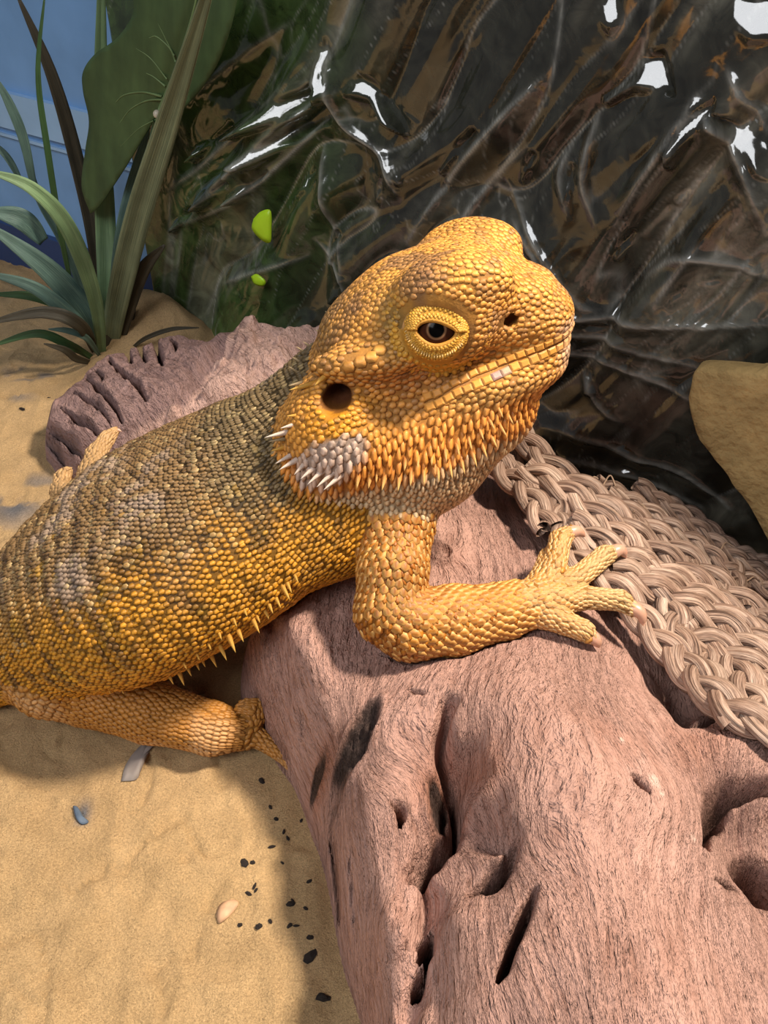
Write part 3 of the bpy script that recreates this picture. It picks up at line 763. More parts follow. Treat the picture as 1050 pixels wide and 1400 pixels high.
# parameters: trunk (s, theta); head coordinates
def seg_param(P, line):
    out_d = np.full(len(P), 1e9); s = np.zeros(len(P)); k_i = np.zeros(len(P), int); tan = np.zeros((len(P), 3)); near = np.zeros((len(P), 3)); acc = 0.0
    for k in range(len(line) - 1):
        e = line[k + 1] - line[k]; L = np.linalg.norm(e)
        tt = np.clip(((P - line[k]) @ e) / (L * L), 0, 1); c = line[k] + tt[:, None] * e
        d = np.linalg.norm(P - c, axis=1); m = d < out_d
        out_d[m] = d[m]; s[m] = acc + tt[m] * L; tan[m] = e / L; near[m] = c[m]; k_i[m] = k; acc += L
    return s, tan, near, out_d
NH = W2H(BV)

def project_out(p): return p

# --- colours -----------------------------------------------------------------
def mixc(a, b, k): return a * (1 - k[:, None]) + b * k[:, None]
def skin(P, pid, part_s=None):
    """Skin colour of the animal at points P (cm) by body region."""
    n = len(P); q = W2H(P)
    n1 = fbm(P * 0.9, 3); n2 = fbm(P * 2.3 + 5, 3); n3 = vnoise(P * 6.0)
    c = np.empty((n, 3)); c[:] = lin(208, 150, 48)
    # trunk
    s, tan, near, dd = seg_param(P, SPc[::3]); rel = P - near
    ii = np.clip(np.searchsorted(SPs, s), 0, NS - 1)
    lat = (rel * SPl[ii]).sum(1) / SPr[ii, 0]; dor = (rel * SPd[ii]).sum(1) / SPr[ii, 1]
    th = np.arctan2(dor, lat)                       # pi/2 on the back, 0 on the near flank
    tr = np.empty((n, 3)); tr[:] = lin(190, 132, 38)
    back = smooth(0.45, 1.15, th + 0.30 * n1) * smooth(3.3, 2.2, th)
    tr = mixc(tr, lin(108, 88, 64), 0.85 * back)
    bands = smooth(0.0, 0.5, np.sin(s * 15.0 + 2.2 * n1 + 1.2 * th) * 0.5 * smooth(8.5, 6.5, s) + 0.75 * n2)
    tr = mixc(tr, lin(76, 54, 36), 0.80 * bands * smooth(-0.7, 0.25, th))
    tr = mixc(tr, lin(214, 160, 44), 0.55 * smooth(0.25, 0.8, n2 - 0.2 * bands) * smooth(2.2, 0.6, th))
    tr = mixc(tr, lin(158, 140, 128), 0.45 * smooth(0.35, 0.9, n1 + 0.4 * n3) * back)
    tr = mixc(tr, lin(206, 138, 26), 0.75 * smooth(0.15, -0.45, th + 0.15 * n1))
    nk = smooth(9.0, 10.5, s + 0.4 * n1); tr = mixc(tr, lin(92, 80, 54), 0.6 * nk * smooth(0.2, 0.9, th))
    tail = smooth(2.6, 0.6, s); tr = mixc(tr, lin(150, 96, 40), 0.6 * tail)
    m = pid == TR; c[m] = tr[m]
    # head
    hd = np.empty((n, 3)); hd[:] = lin(226, 158, 74)
    top = smooth(0.7, 1.3, q[:, 2]); hd = mixc(hd, lin(232, 164, 74), 0.6 * top)
    hd = mixc(hd, lin(146, 106, 72), 0.75 * smooth(0.05, 0.6, fbm(P * 1.7 + 3, 3) + 0.25 * n2) * smooth(0.1, 0.8, q[:, 2]))
    hd = mixc(hd, lin(176, 128, 84), 0.45 * smooth(0.2, 0.8, fbm(P * 3.5 + 9, 2)))
    rear = smooth(0.9, -0.6, q[:, 0]) * smooth(-0.1, 0.6, q[:, 2]); hd = mixc(hd, lin(142, 112, 66), 0.7 * rear)
    cheek = np.exp(-((q[:, 0] - 1.2) ** 2 / 0.5 + (q[:, 2] + 0.05) ** 2 / 0.12)); hd = mixc(hd, lin(184, 110, 60), 0.55 * cheek)
    ear = np.exp(-((q[:, 0] - 0.1) ** 2 / 0.35 + (q[:, 2] + 0.45) ** 2 / 0.12)); hd = mixc(hd, lin(226, 150, 22), 0.85 * ear)
    jaw = smooth(-0.35, -0.7, q[:, 2]) * smooth(1.4, 2.6, q[:, 0]); hd = mixc(hd, lin(210, 172, 104), 0.7 * jaw)
    brd = smooth(-0.75, -1.25, q[:, 2] - 0.12 * q[:, 0]); hd = mixc(hd, lin(226, 140, 54), 0.7 * brd)
    thr = smooth(-1.62, -1.92, q[:, 2] - 0.10 * q[:, 0]); hd = mixc(hd, lin(206, 178, 140), 0.9 * thr)
    grn = np.exp(-((q[:, 0] - 1.25) ** 2 / 0.10 + (q[:, 2] - 0.85) ** 2 / 0.2)) * (q[:, 1] < 0); hd = mixc(hd, lin(128, 122, 70), 0.6 * grn)
    shed = smooth(1.2, 0.8, ((q[:, 0] + 0.08) / 0.62) ** 2 + ((q[:, 2] + 1.12 - 0.35 * (q[:, 0] + .1)) / 0.40) ** 2 + 0.3 * n2) * (q[:, 1] < 0)
    hd = mixc(hd, lin(208, 182, 166), 0.92 * shed)
    tip = smooth(3.52, 3.75, q[:, 0]) * smooth(.40, .15, q[:, 2]); hd = mixc(hd, lin(216, 178, 150), 0.8 * tip)
    m = pid == HEAD; c[m] = hd[m]
    # limbs
    am = np.empty((n, 3)); am[:] = lin(158, 92, 26); am = mixc(am, lin(186, 118, 36), smooth(0, 0.8, n2)); m = pid == ARM; c[m] = am[m]
    hn = np.empty((n, 3)); hn[:] = lin(180, 136, 78); hn = mixc(hn, lin(188, 124, 44), smooth(4.3, 2.9, P[:, 0])); m = pid == HAND; c[m] = hn[m]
    lg = np.empty((n, 3)); lg[:] = lin(178, 122, 52); lg = mixc(lg, lin(206, 158, 104), smooth(-0.1, 0.7, n1)); m = (pid == LEG) | (pid == FOOT); c[m] = lg[m]
    m = pid == FAR; c[m] = lin(176, 138, 96)
    return c * (1 + 0.10 * n3)[:, None]

liz = thing('bearded_lizard', 'yellow and orange bearded lizard with grey back, resting on the driftwood', 'lizard', (-3.0, 14.0, 0.0))
LO = ORG[liz.name]
m_skin = M_vcol('lizard_skin', 0.6, 0.15, 10, 0.02, 26, 0.3)
m_scale = M_vcol('lizard_scales', 0.48, 0.14, 7, 0.008, 40, 0.42)
bc = skin(BV, BP) * np.where(BP == TR, 0.36, 0.55)[:, None]
# inside of the ear is bare brown skin
qe = NH; ek = np.exp(-(((qe[:, 0] - .16) / .29) ** 2 + ((qe[:, 2] + .18) / .24) ** 2) ** 2) * (np.abs(qe[:, 1]) < 1.82)
bc = mixc(bc, lin(84, 46, 24), np.clip(ek * 1.2, 0, 1) * (BP == HEAD))
obj('body', BV, BF, m_skin, liz, bc)

# ------------------------------------------------------------------ scales: real little plates over the whole skin
OUT = np.array([(1.12, 0), (.42, .80), (-.52, .74), (-.95, 0), (-.52, -.74), (.42, -.80)])
def scales_geo(P, N, T, L, Wd, Hh, tipr, ctr, rim):
    """P,N,T arrays; L, Wd, Hh half length, half width, height; tipr 0..1 how far the rear tip lifts."""
    n = len(P); B = np.cross(N, T)
    tipr = np.broadcast_to(tipr, (n,))
    loc = np.zeros((n, 14, 3))
    loc[:, :6, 0] = OUT[None, :, 0] * L[:, None]; loc[:, :6, 1] = OUT[None, :, 1] * Wd[:, None]
    zt = np.array([1, .55, .18, .05, .18, .55])
    loc[:, :6, 2] = (zt[None] * tipr[:, None] + 0.45 * (1 - tipr[:, None])) * Hh[:, None]
    loc[:, 6, 0] = .45 * L; loc[:, 6, 2] = Hh * (0.95 + 0.20 * tipr)
    loc[:, 7, 0] = -.35 * L; loc[:, 7, 2] = Hh * (0.95 - 0.30 * tipr)
    loc[:, 8:, :2] = loc[:, :6, :2] * 0.94; loc[:, 8:, 2] = -0.8 * Hh[:, None]
    V = P[:, None] + loc[..., 0:1] * T[:, None] + loc[..., 1:2] * B[:, None] + loc[..., 2:3] * N[:, None]
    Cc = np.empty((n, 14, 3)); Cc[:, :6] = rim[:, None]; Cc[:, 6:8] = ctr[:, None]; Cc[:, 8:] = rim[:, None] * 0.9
    tris = [(0, 1, 6), (1, 2, 7), (1, 7, 6), (2, 3, 7), (3, 4, 7), (4, 5, 7), (5, 6, 7), (5, 0, 6)]
    for j in range(6):
        a, b = j, (j + 1) % 6; tris += [(a, 8 + a, b), (b, 8 + a, 8 + b)]
    T_ = np.array(tris)
    Fc = (T_[None] + 14 * np.arange(n)[:, None, None]).reshape(-1, 3)
    return V.reshape(-1, 3), Fc, Cc.reshape(-1, 3)
def tangent(T, N):
    T = T - (T * N).sum(1, keepdims=True) * N; return unit(T)

SITES = []      # dicts of arrays
def lattice(idx, u, v, du, dv):
    """nearest mesh vertex to each node of a staggered lattice in (u,v)."""
    r = np.round(u / du).astype(int); off = 0.5 * (r % 2)
    c_ = np.round(v / dv - off).astype(int)
    d2 = ((u - r * du) / du) ** 2 + ((v - (c_ + off) * dv) / dv) ** 2
    key = r.astype(np.int64) * 100003 + c_
    o_ = np.lexsort((d2, key)); k = key[o_]; first = np.r_[True, k[1:] != k[:-1]]
    pick = o_[first]; pick = pick[d2[pick] < 0.16]
    return idx[pick], (r * du)[pick] - u[pick], ((c_ + off) * dv)[pick] - v[pick]
def poisson(P, rad):
    order = rng.permutation(len(P)); cell = float(rad.min()) * 0.999; used = {}; out = []
    key = np.floor(P / cell).astype(int).tolist(); R = int(math.ceil(rad.max() / cell)); PL = P.tolist(); rl = rad.tolist()
    offs = sorted([(a, b, c) for a in range(-R, R + 1) for b in range(-R, R + 1) for c in range(-R, R + 1)], key=lambda t_: t_[0] ** 2 + t_[1] ** 2 + t_[2] ** 2)
    for i in order.tolist():
        kx, ky, kz = key[i]; p = PL[i]; r = rl[i]; ok = True
        for a, b, c in offs:
            j = used.get((kx + a, ky + b, kz + c))
            if j is not None:
                e = PL[j]; w = 0.5 * (r + rl[j])
                if (e[0] - p[0]) ** 2 + (e[1] - p[1]) ** 2 + (e[2] - p[2]) ** 2 < w * w: ok = False; break
        if ok: used[(kx, ky, kz)] = i; out.append(i)
    return np.array(out)
# trunk rows
def do_trunk():
    idx = np.where(BP == TR)[0]; P = BV[idx]
    s, tan, near, dd = seg_param(P, SPc[::2]); ii = np.clip(np.searchsorted(SPs, s), 0, NS - 1); rel = P - near
    th = np.arctan2((rel * SPd[ii]).sum(1), (rel * SPl[ii]).sum(1))
    R = 0.5 * (SPr[ii, 0] + SPr[ii, 1])
    du, dv = 0.098, 0.106
    pk, eu, ev = lattice(idx, s, th * 2.35, du, dv)
    m = np.isin(idx, pk)
    order = {k: j for j, k in enumerate(idx)}
    jj = np.array([order[k] for k in pk])
    T = tangent(-tan[jj], BN[pk]); Bv = np.cross(BN[pk], T)
    Pp = BV[pk] - eu[:, None] * T * 0.9
    rr = R[jj] / 2.35
    c = skin(Pp, BP[pk]); jit = rng.uniform(.85, 1.15, len(pk))
    thj = th[jj]; n1 = fbm(Pp * 1.5, 2)
    big = 1 + 0.25 * (rng.random(len(pk)) < 0.06) * (thj > 0.3)
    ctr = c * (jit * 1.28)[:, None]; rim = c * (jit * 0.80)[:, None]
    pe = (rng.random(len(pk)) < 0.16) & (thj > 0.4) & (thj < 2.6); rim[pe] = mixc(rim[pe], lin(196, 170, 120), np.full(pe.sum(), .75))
    tip = np.where(thj > 0.9, 0.8, 0.45)
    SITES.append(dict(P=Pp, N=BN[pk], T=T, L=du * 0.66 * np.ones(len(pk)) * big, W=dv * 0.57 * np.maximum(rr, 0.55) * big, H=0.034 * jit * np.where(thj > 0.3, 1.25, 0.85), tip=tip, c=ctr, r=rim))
do_trunk()
def do_limb(ids, line, du, dv, hh, tip, ctrk, rimc, rimw, rmean):
    idx = np.where(np.isin(BP, ids))[0]; P = BV[idx]; line = np.asarray(line)
    s, tan, near, dd = seg_param(P, line); rel = P - near
    ref = np.array([0, 0.3, 1.0]); a1 = unit(np.cross(tan, ref)); a2 = np.cross(a1, tan)
    th = np.arctan2((rel * a2).sum(1), (rel * a1).sum(1))
    nd = max(6, int(round(2 * math.pi * rmean / dv))); dvv = 2 * math.pi / nd
    pk, eu, ev = lattice(idx, s, th, du, dvv)
    order = {k: j for j, k in enumerate(idx)}; jj = np.array([order[k] for k in pk])
    T = tangent(tan[jj], BN[pk]); Pp = BV[pk] + eu[:, None] * T
    c = skin(Pp, BP[pk]); jit = rng.uniform(.88, 1.12, len(pk))
    rim = mixc(c, np.broadcast_to(rimc, c.shape), np.clip(rimw * rng.uniform(.7, 1.2, len(c)), 0, 1))
    SITES.append(dict(P=Pp, N=BN[pk], T=T, L=np.full(len(pk), du * 0.92), W=dvv * np.clip(dd[jj], .25 * rmean, 1.6 * rmean) * 0.58, H=hh * jit, tip=np.full(len(pk), tip), c=c * ctrk * jit[:, None], r=rim))
do_limb([ARM], catmull(AP, 50), 0.115, 0.155, 0.036, 1.0, 0.80, lin(236, 186, 110), 0.72, 0.52)
hc = Z(745, 818, 3.75)
do_limb([HAND], [AP[-1], hc, hc + (hc - AP[-1]) * 0.3], 0.115, 0.12, 0.04, 0.9, 0.92, lin(240, 216, 168), 0.6, 0.33)
SITES.pop()
# hand and fingers: lattice per finger chain
def do_chains(ids, chains, du, dv, hh, rimc, rimw):
    idx = np.where(np.isin(BP, ids))[0]; P = BV[idx]
    best = np.full(len(idx), 1e9); which = np.zeros(len(idx), int); data = []
    for k, (line, R) in enumerate(chains):
        s, tan, near, dd = seg_param(P, np.asarray(line)); data.append((s, tan, near, dd))
        m = dd < best; best[m] = dd[m]; which[m] = k
    for k, (line, R) in enumerate(chains):
        m = which == k
        if m.sum() < 20: continue
        s, tan, near, dd = [a[m] for a in data[k]]; ix = idx[m]; rel = BV[ix] - near
        ref = np.array([0, 0.3, 1.0]); a1 = unit(np.cross(tan, ref)); a2 = np.cross(a1, tan)
        th = np.arctan2((rel * a2).sum(1), (rel * a1).sum(1)); rm = float(np.mean(R))
        nd = max(7, int(round(2 * math.pi * rm / dv))); dvv = 2 * math.pi / nd
        pk, eu, ev = lattice(ix, s, th, du, dvv); order = {q: j for j, q in enumerate(ix)}; jj = np.array([order[q] for q in pk])
        T = tangent(tan[jj], BN[pk]); Pp = BV[pk] + eu[:, None] * T
        c = skin(Pp, BP[pk]); jit = rng.uniform(.9, 1.1, len(pk)); rim = mixc(c, np.broadcast_to(rimc, c.shape), np.full(len(c), rimw))
        SITES.append(dict(P=Pp, N=BN[pk], T=T, L=np.full(len(pk), du * 0.85), W=dvv * np.clip(dd[jj], .5 * rm, 1.5 * rm) * 0.57, H=hh * jit, tip=np.full(len(pk), .9), c=c * 0.92 * jit[:, None], r=rim))
chains = [([Z(700, 830, 3.75)] + [Z(*q) for q in P], [.3] + R) for P, R in FING]
do_chains([HAND], chains, 0.085, 0.10, 0.022, lin(226, 196, 148), 0.65)
do_limb([LEG], catmull(LP, 40), 0.10, 0.11, 0.032, 0.95, 1.0, lin(150, 96, 40), 0.35, 0.62)
do_chains([FOOT], [([Z(*q) for q in P], R) for P, R in TOES], 0.10, 0.10, 0.028, lin(160, 110, 60), 0.4)
do_chains([FAR], FT, 0.11, 0.11, 0.03, lin(220, 180, 120), 0.4)
# head plates
def do_head():
    fi = np.where((BP[BF] == HEAD).any(1))[0]; n_c = 4
    F4 = np.repeat(BF[fi], n_c, 0); a_, b_ = rng.random((2, len(F4), 1))
    wq = [(1 - a_) * (1 - b_), a_ * (1 - b_), a_ * b_, (1 - a_) * b_]
    CP = sum(w * BV[F4[:, i]] for i, w in enumerate(wq)); CN = unit(sum(w * BN[F4[:, i]] for i, w in enumerate(wq)))
    q = W2H(CP); seen = (CN * unit(C0 - CP)).sum(1) > -0.35; CP, CN, q = CP[seen], CN[seen], q[seen]
    n1 = fbm(CP * 2.0, 2)
    rad = 0.098 + 0.012 * n1
    rad = np.where(q[:, 2] > 0.75, 0.078, rad)
    rad = np.where((q[:, 0] > 2.3) & (q[:, 2] > 0.15), 0.084, rad)                                # crown
    rad = np.where(q[:, 2] < -0.65, 0.112, rad)
    rad = np.where((q[:, 2] < -1.1), 0.125, rad)
    rad = np.where((q[:, 2] < -1.75), 0.085, rad)
    occ = np.exp(-((q[:, 0] - 0.75) ** 2 / 0.30 + (q[:, 2] - 0.42 - 0.15 * (q[:, 0] - .75)) ** 2 / 0.03)); rad = np.where(occ > 0.5, 0.17, rad)
    rad = np.where((q[:, 0] - EYE[0]) ** 2 + (q[:, 2] - EYE[2]) ** 2 < 0.80, 0.080, rad)   # fine granules round the eye
    rad = np.where((q[:, 2] > -0.6) & (q[:, 2] < 0.0) & (q[:, 0] < 0.9), 0.090, rad)
    keep = ((np.abs(q[:, 1]) > 1.1) & (((q[:, 0] - 0.16) / .29) ** 2 + ((q[:, 2] + .18) / .24) ** 2 < 1)) | (((q[:, 0] - 2.92) / .155) ** 2 + ((q[:, 2] - .58) / .12) ** 2 < 1)
    eye = ((q[:, 0] - EYE[0]) / .62) ** 2 + ((q[:, 2] - EYE[2]) / .60) ** 2 < 1.0
    keep = ~(keep | (eye & (np.abs(q[:, 1]) > 0.85)))
    zm = mouth_z(q[:, 0]); keep &= ~((np.abs(q[:, 2] - zm) < 0.12) & (q[:, 0] > 1.7))
    CP, CN, q, rad = CP[keep], CN[keep], q[keep], rad[keep]
    pk = poisson(CP, rad); Pp, Np, q, rr = CP[pk], CN[pk], q[pk], rad[pk]
    Tl = np.stack([-np.ones(len(pk)), np.zeros(len(pk)), np.zeros(len(pk))], 1)          # scales point backwards
    dn = smooth(-0.3, -1.0, q[:, 2])[:, None]; Tl = Tl * (1 - 0.75 * dn) + np.array([0, 0, -1.0]) * dn
    T = tangent(Tl @ HM, Np); c = skin(Pp, np.full(len(pk), HEAD)); jit = rng.uniform(.84, 1.16, len(pk))
    b = smooth(-0.85, -1.3, q[:, 2] - 0.12 * q[:, 0]) * smooth(-2.0, -1.65, q[:, 2])
    thr = smooth(-1.65, -1.95, q[:, 2])
    crown = smooth(0.6, 1.1, q[:, 2])
    sp = (rng.random(len(pk)) < 0.16) & (q[:, 2] > -0.5); c[sp] = c[sp] * 0.5 + lin(140, 100, 68) * 0.5
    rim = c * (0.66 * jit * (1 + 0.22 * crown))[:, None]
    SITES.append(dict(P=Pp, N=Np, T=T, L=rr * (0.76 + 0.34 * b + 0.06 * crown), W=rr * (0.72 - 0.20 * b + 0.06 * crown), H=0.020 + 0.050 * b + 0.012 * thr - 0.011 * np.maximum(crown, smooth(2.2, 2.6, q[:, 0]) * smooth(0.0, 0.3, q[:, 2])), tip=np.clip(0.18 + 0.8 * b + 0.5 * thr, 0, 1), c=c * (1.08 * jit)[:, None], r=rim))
def mouth_z(x): return -0.42 + 0.19 * (x - 1.5) - 0.10 * np.exp(-((x - 1.5) / 0.5) ** 2)
do_head()
def fill_gaps():
    from mathutils.kdtree import KDTree
    allp = np.concatenate([q['P'] for q in SITES]); kd = KDTree(len(allp))
    for i, p in enumerate(allp.tolist()): kd.insert(p, i)
    kd.balance()
    vis = np.where((BP != HEAD) & ((BN * unit(C0 - BV)).sum(1) > -0.3))[0]
    far = np.array([k for k in vis.tolist() if kd.find(BV[k])[2] > 0.085])
    if len(far) < 2: return
    pk = far[poisson(BV[far], np.full(len(far), 0.10))]
    s_, tan, near, dd = seg_param(BV[pk], SPc[::3])
    T = tangent(np.where(np.isin(BP[pk], (ARM,))[:, None], np.array([0, 0, -1.0]), -tan), BN[pk]); c = skin(BV[pk], BP[pk]); jit = rng.uniform(.85, 1.15, len(pk)); n = len(pk)
    SITES.append(dict(P=BV[pk], N=BN[pk], T=T, L=np.full(n, .078), W=np.full(n, .06), H=np.full(n, .03), tip=np.full(n, .7), c=c * (1.08 * jit)[:, None], r=c * (.8 * jit)[:, None]))
fill_gaps()
cat_ = {k: np.concatenate([s[k] for s in SITES]) for k in SITES[0]}
# the largest scales that face the viewer are pieces of their own, the rest one joined covering
view = unit(C0 - cat_['P']); facing = (view * cat_['N']).sum(1) > 0.35
size = np.where(facing, cat_['L'] * cat_['W'], 0)
bigs = np.argsort(-size)[:300]; rest = np.setdiff1d(np.arange(len(size)), bigs)
def geo(ix): return scales_geo(cat_['P'][ix], cat_['N'][ix], cat_['T'][ix], cat_['L'][ix], cat_['W'][ix], cat_['H'][ix], cat_['tip'][ix], np.clip(cat_['c'][ix], 0, 1), np.clip(cat_['r'][ix], 0, 1))
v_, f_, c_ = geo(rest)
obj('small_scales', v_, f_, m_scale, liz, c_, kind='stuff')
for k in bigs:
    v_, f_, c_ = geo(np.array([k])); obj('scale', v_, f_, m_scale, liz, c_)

# ------------------------------------------------------------------ lizard details
from mathutils.bvhtree import BVHTree
BVH = BVHTree.FromPolygons([tuple(p) for p in BV.tolist()], BF.tolist())
def hit(px, py):
    r = unit(ray(px, py)); loc, nn, _, _ = BVH.ray_cast(Vector(C0), Vector(r))
    if loc is None:
        loc, nn, _, _ = BVH.find_nearest(Vector(D(px, py, 17.5)))
    return np.array(loc), np.array(nn)
def imdir(a, b):     # direction in the picture plane of a pixel step
    return (b[0] - a[0]) * CR - (b[1] - a[1]) * CU
# lip plates along the mouth
def lips():
    m = (BP == HEAD) & (NH[:, 1] < 0.05) & (NH[:, 0] > 1.45); q = NH[m]; nn = BN[m]
    for sgn, off, wd, ck in ((1, 0.075, 0.062, 1.0), (-1, -0.085, 0.072, 1.06)):
        k = np.abs(q[:, 2] - (mouth_z(q[:, 0]) + off)) < 0.05
        qq, n2 = q[k], nn[k]; ph = np.arctan2(qq[:, 0] - 1.2, -qq[:, 1] * 1.2 + 1e-6)
        bins = np.linspace(ph.min(), ph.max(), 46); w = np.digitize(ph, bins)
        pts, nrm = [], []
        for b in range(1, 46):
            if (w == b).any(): pts.append(qq[w == b].mean(0)); nrm.append(n2[w == b].mean(0))
        pts = np.array(pts); nrm = unit(np.array(nrm)); pts = np.vstack([pts[:1], (pts[:-2] + pts[1:-1] + pts[2:]) / 3, pts[-1:]])
        pw = H2W(pts); sl = np.r_[0, np.cumsum(np.linalg.norm(np.diff(pw, axis=0), axis=1))]
        n = int(sl[-1] / 0.165); at_ = (np.arange(n) + 0.5) * sl[-1] / n
        P = np.stack([np.interp(at_, sl, pw[:, c]) for c in range(3)], 1); N = unit(np.stack([np.interp(at_, sl, nrm[:, c]) for c in range(3)], 1))
        T = tangent(np.gradient(P, axis=0), N)
        c = skin(P, np.full(n, HEAD)); jit = rng.uniform(.9, 1.15, n)
        c = mixc(c, np.broadcast_to(lin(214, 150, 60), c.shape), np.full(n, 0.4))
        if sgn < 0:
            c[int(n * .45)] = lin(190, 150, 140); c[int(n * .5)] = lin(200, 160, 130)
        for i in range(n):
            # squarish plate
            B = np.cross(N[i], T[i]); hl, hw, hh = 0.5 * sl[-1] / n * 0.96, wd * rng.uniform(.85, 1.1), 0.042
            loc = [(-hl, -hw, -.05), (hl, -hw, -.05), (hl, hw, -.05), (-hl, hw, -.05), (-hl, -hw, hh * .55), (hl, -hw, hh * .55), (hl, hw, hh * .55), (-hl, hw, hh * .55), (-hl * .62, -hw * .6, hh), (hl * .62, -hw * .6, hh), (hl * .62, hw * .6, hh), (-hl * .62, hw * .6, hh)]
            V = np.array([P[i] + a * T[i] + b * B + d * N[i] for a, b, d in loc])
            f = [[0, 1, 5, 4], [1, 2, 6, 5], [2, 3, 7, 6], [3, 0, 4, 7], [4, 5, 9, 8], [5, 6, 10, 9], [6, 7, 11, 10], [7, 4, 8, 11], [8, 9, 10, 11]]
            cc = np.vstack([np.tile(c[i] * .7, (8, 1)), np.tile(c[i] * jit[i] * 1.05, (4, 1))])
            obj('lip_scale', V, f, m_scale, liz, np.clip(cc, 0, 1), flat=True)
lips()
# spines
def spine_geo(bend):
    n, ns = 6, 7; V = []
    for i in range(n):
        t_ = i / (n - 1); r = (1 - t_) ** 0.8 * 0.5 + 0.01; cx = bend * t_ * t_
        for j in range(ns):
            a = 2 * math.pi * j / ns; V.append((cx + r * math.cos(a), r * math.sin(a) * 0.8, -0.15 + 1.15 * t_))
    return np.array(V), [list(q) for q in grid_faces(n, ns, False, True)[:, ::-1].tolist()] + [[(n - 1) * ns + j for j in range(ns)]]
SPM = {}
def spine_mesh(kind, base, tip):
    V, f = spine_geo(0.12); tt = np.clip(V[:, 2:3], 0, 1)
    me = mesh('spine_' + kind, V / S, f, base * (1 - tt) + tip * tt); me.materials.append(m_scale); SPM[kind] = me
spine_mesh('orange', lin(206, 122, 40), lin(240, 196, 120)); spine_mesh('white', lin(206, 178, 160), lin(238, 222, 205)); spine_mesh('yellow', lin(196, 134, 40), lin(226, 180, 90)); spine_mesh('bead', lin(206, 152, 70), lin(232, 200, 140)); spine_mesh('dark', lin(120, 96, 60), lin(196, 170, 130))
def spine(name, p, d, length, w, kind):
    o = bpy.data.objects.new(name, SPM[kind]); col.objects.link(o); o.parent = liz
    d = unit(d); side = unit(np.cross(d, (0, 0, 1.0))); u = np.cross(side, d)
    M = Matrix.Identity(4)
    for r in range(3):
        M[r][0] = u[r] * w * -S; M[r][1] = side[r] * w * S; M[r][2] = d[r] * length * S; M[r][3] = (p[r] - LO[r]) * S
    o.matrix_local = M
def spine_px(name, a, b, w, kind, out=0.45):
    p, n = hit(*a); dv = imdir(a, b); L = np.linalg.norm(dv)
    dep = (p - C0) @ CF; d = dv / L + out * n
    spine(name, p - 0.02 * n, d, L / FPX * dep * 1.12, w, kind)
for a, b, w, k in [((400, 581), (384, 586), .10, 'white'), ((392, 591), (364, 598), .13, 'white'), ((390, 600), (368, 603), .10, 'dark'), ((388, 612), (370, 616), .11, 'yellow'), ((397, 623), (377, 633), .12, 'white'), ((406, 629), (382, 640), .14, 'white'),
                   ((416, 635), (402, 648), .13, 'white'), ((430, 640), (410, 652), .14, 'white'), ((441, 645), (419, 658), .14, 'white'), ((455, 648), (431, 660), .14, 'white'), ((468, 650), (440, 662), .15, 'white'),
                   ((491, 649), (486, 667), .15, 'orange'), ((507, 650), (502, 667), .15, 'orange'), ((516, 646), (513, 660), .11, 'orange'), ((528, 648), (520, 669), .16, 'orange'), ((547, 648), (543, 671), .15, 'orange'), ((563, 643), (560, 664), .15, 'orange'),
                   ((580, 640), (578, 662), .14, 'orange'), ((598, 636), (598, 658), .14, 'orange'), ((614, 632), (616, 654), .13, 'orange'), ((630, 626), (633, 648), .13, 'orange'), ((645, 616), (650, 638), .13, 'orange'), ((658, 606), (665, 626), .12, 'orange'), ((670, 594), (679, 612), .12, 'orange'), ((682, 580), (692, 597), .11, 'orange'),
                   ((555, 628), (552, 643), .14, 'orange'), ((572, 622), (570, 640), .13, 'orange'), ((590, 618), (589, 636), .13, 'orange'), ((608, 613), (609, 631), .12, 'orange'), ((624, 606), (627, 624), .12, 'orange'), ((640, 597), (644, 615), .12, 'orange'), ((655, 586), (661, 602), .11, 'orange'), ((668, 572), (676, 588), .11, 'orange'), ((693, 565), (701, 580), .10, 'orange'), ((680, 556), (688, 571), .10, 'orange'),
                   ((428, 524), (402, 541), .15, 'yellow'), ((415, 522), (398, 532), .12, 'dark'), ((445, 515), (428, 524), .14, 'yellow'), ((405, 568), (392, 569), .09, 'yellow')]:
    spine_px('beard_spine', a, b, w, k)
for (x, y, L, w) in ((345, 851, 20, .14), (327, 865, 18, .14), (314, 873, 24, .17), (302, 886, 22, .15), (289, 902, 19, .15), (277, 911, 11, .10), (268, 914, 12, .11), (258, 918, 14, .12), (246, 928, 20, .15), (233, 934, 14, .12), (223, 937, 13, .11), (213, 940, 13, .11),
                  (203, 942, 9, .09), (192, 944, 9, .09), (180, 946, 8, .09), (360, 838, 14, .12), (369, 829, 15, .12), (378, 821, 16, .12), (385, 806, 20, .14), (394, 800, 16, .12), (402, 790, 12, .10), (352, 846, 11, .10), (165, 947, 7, .08), (150, 947, 7, .08),
                  (320, 850, 12, .10), (300, 868, 12, .10), (285, 884, 10, .10), (268, 898, 10, .10), (250, 910, 10, .10), (335, 838, 10, .10)):
    a = (x + rng.uniform(-2, 2), y - 4); spine_px('flank_spine', a, (a[0] + 0.42 * L, a[1] + 0.9 * L), w, 'yellow', 0.45)
for (x, y) in ((410, 478), (412, 462), (405, 492), (418, 440), (428, 418), (480, 365), (400, 505)):
    spine_px('nape_spine', (x + 6, y + 3), (x - 5, y - 4), .08, 'dark', 0.3)
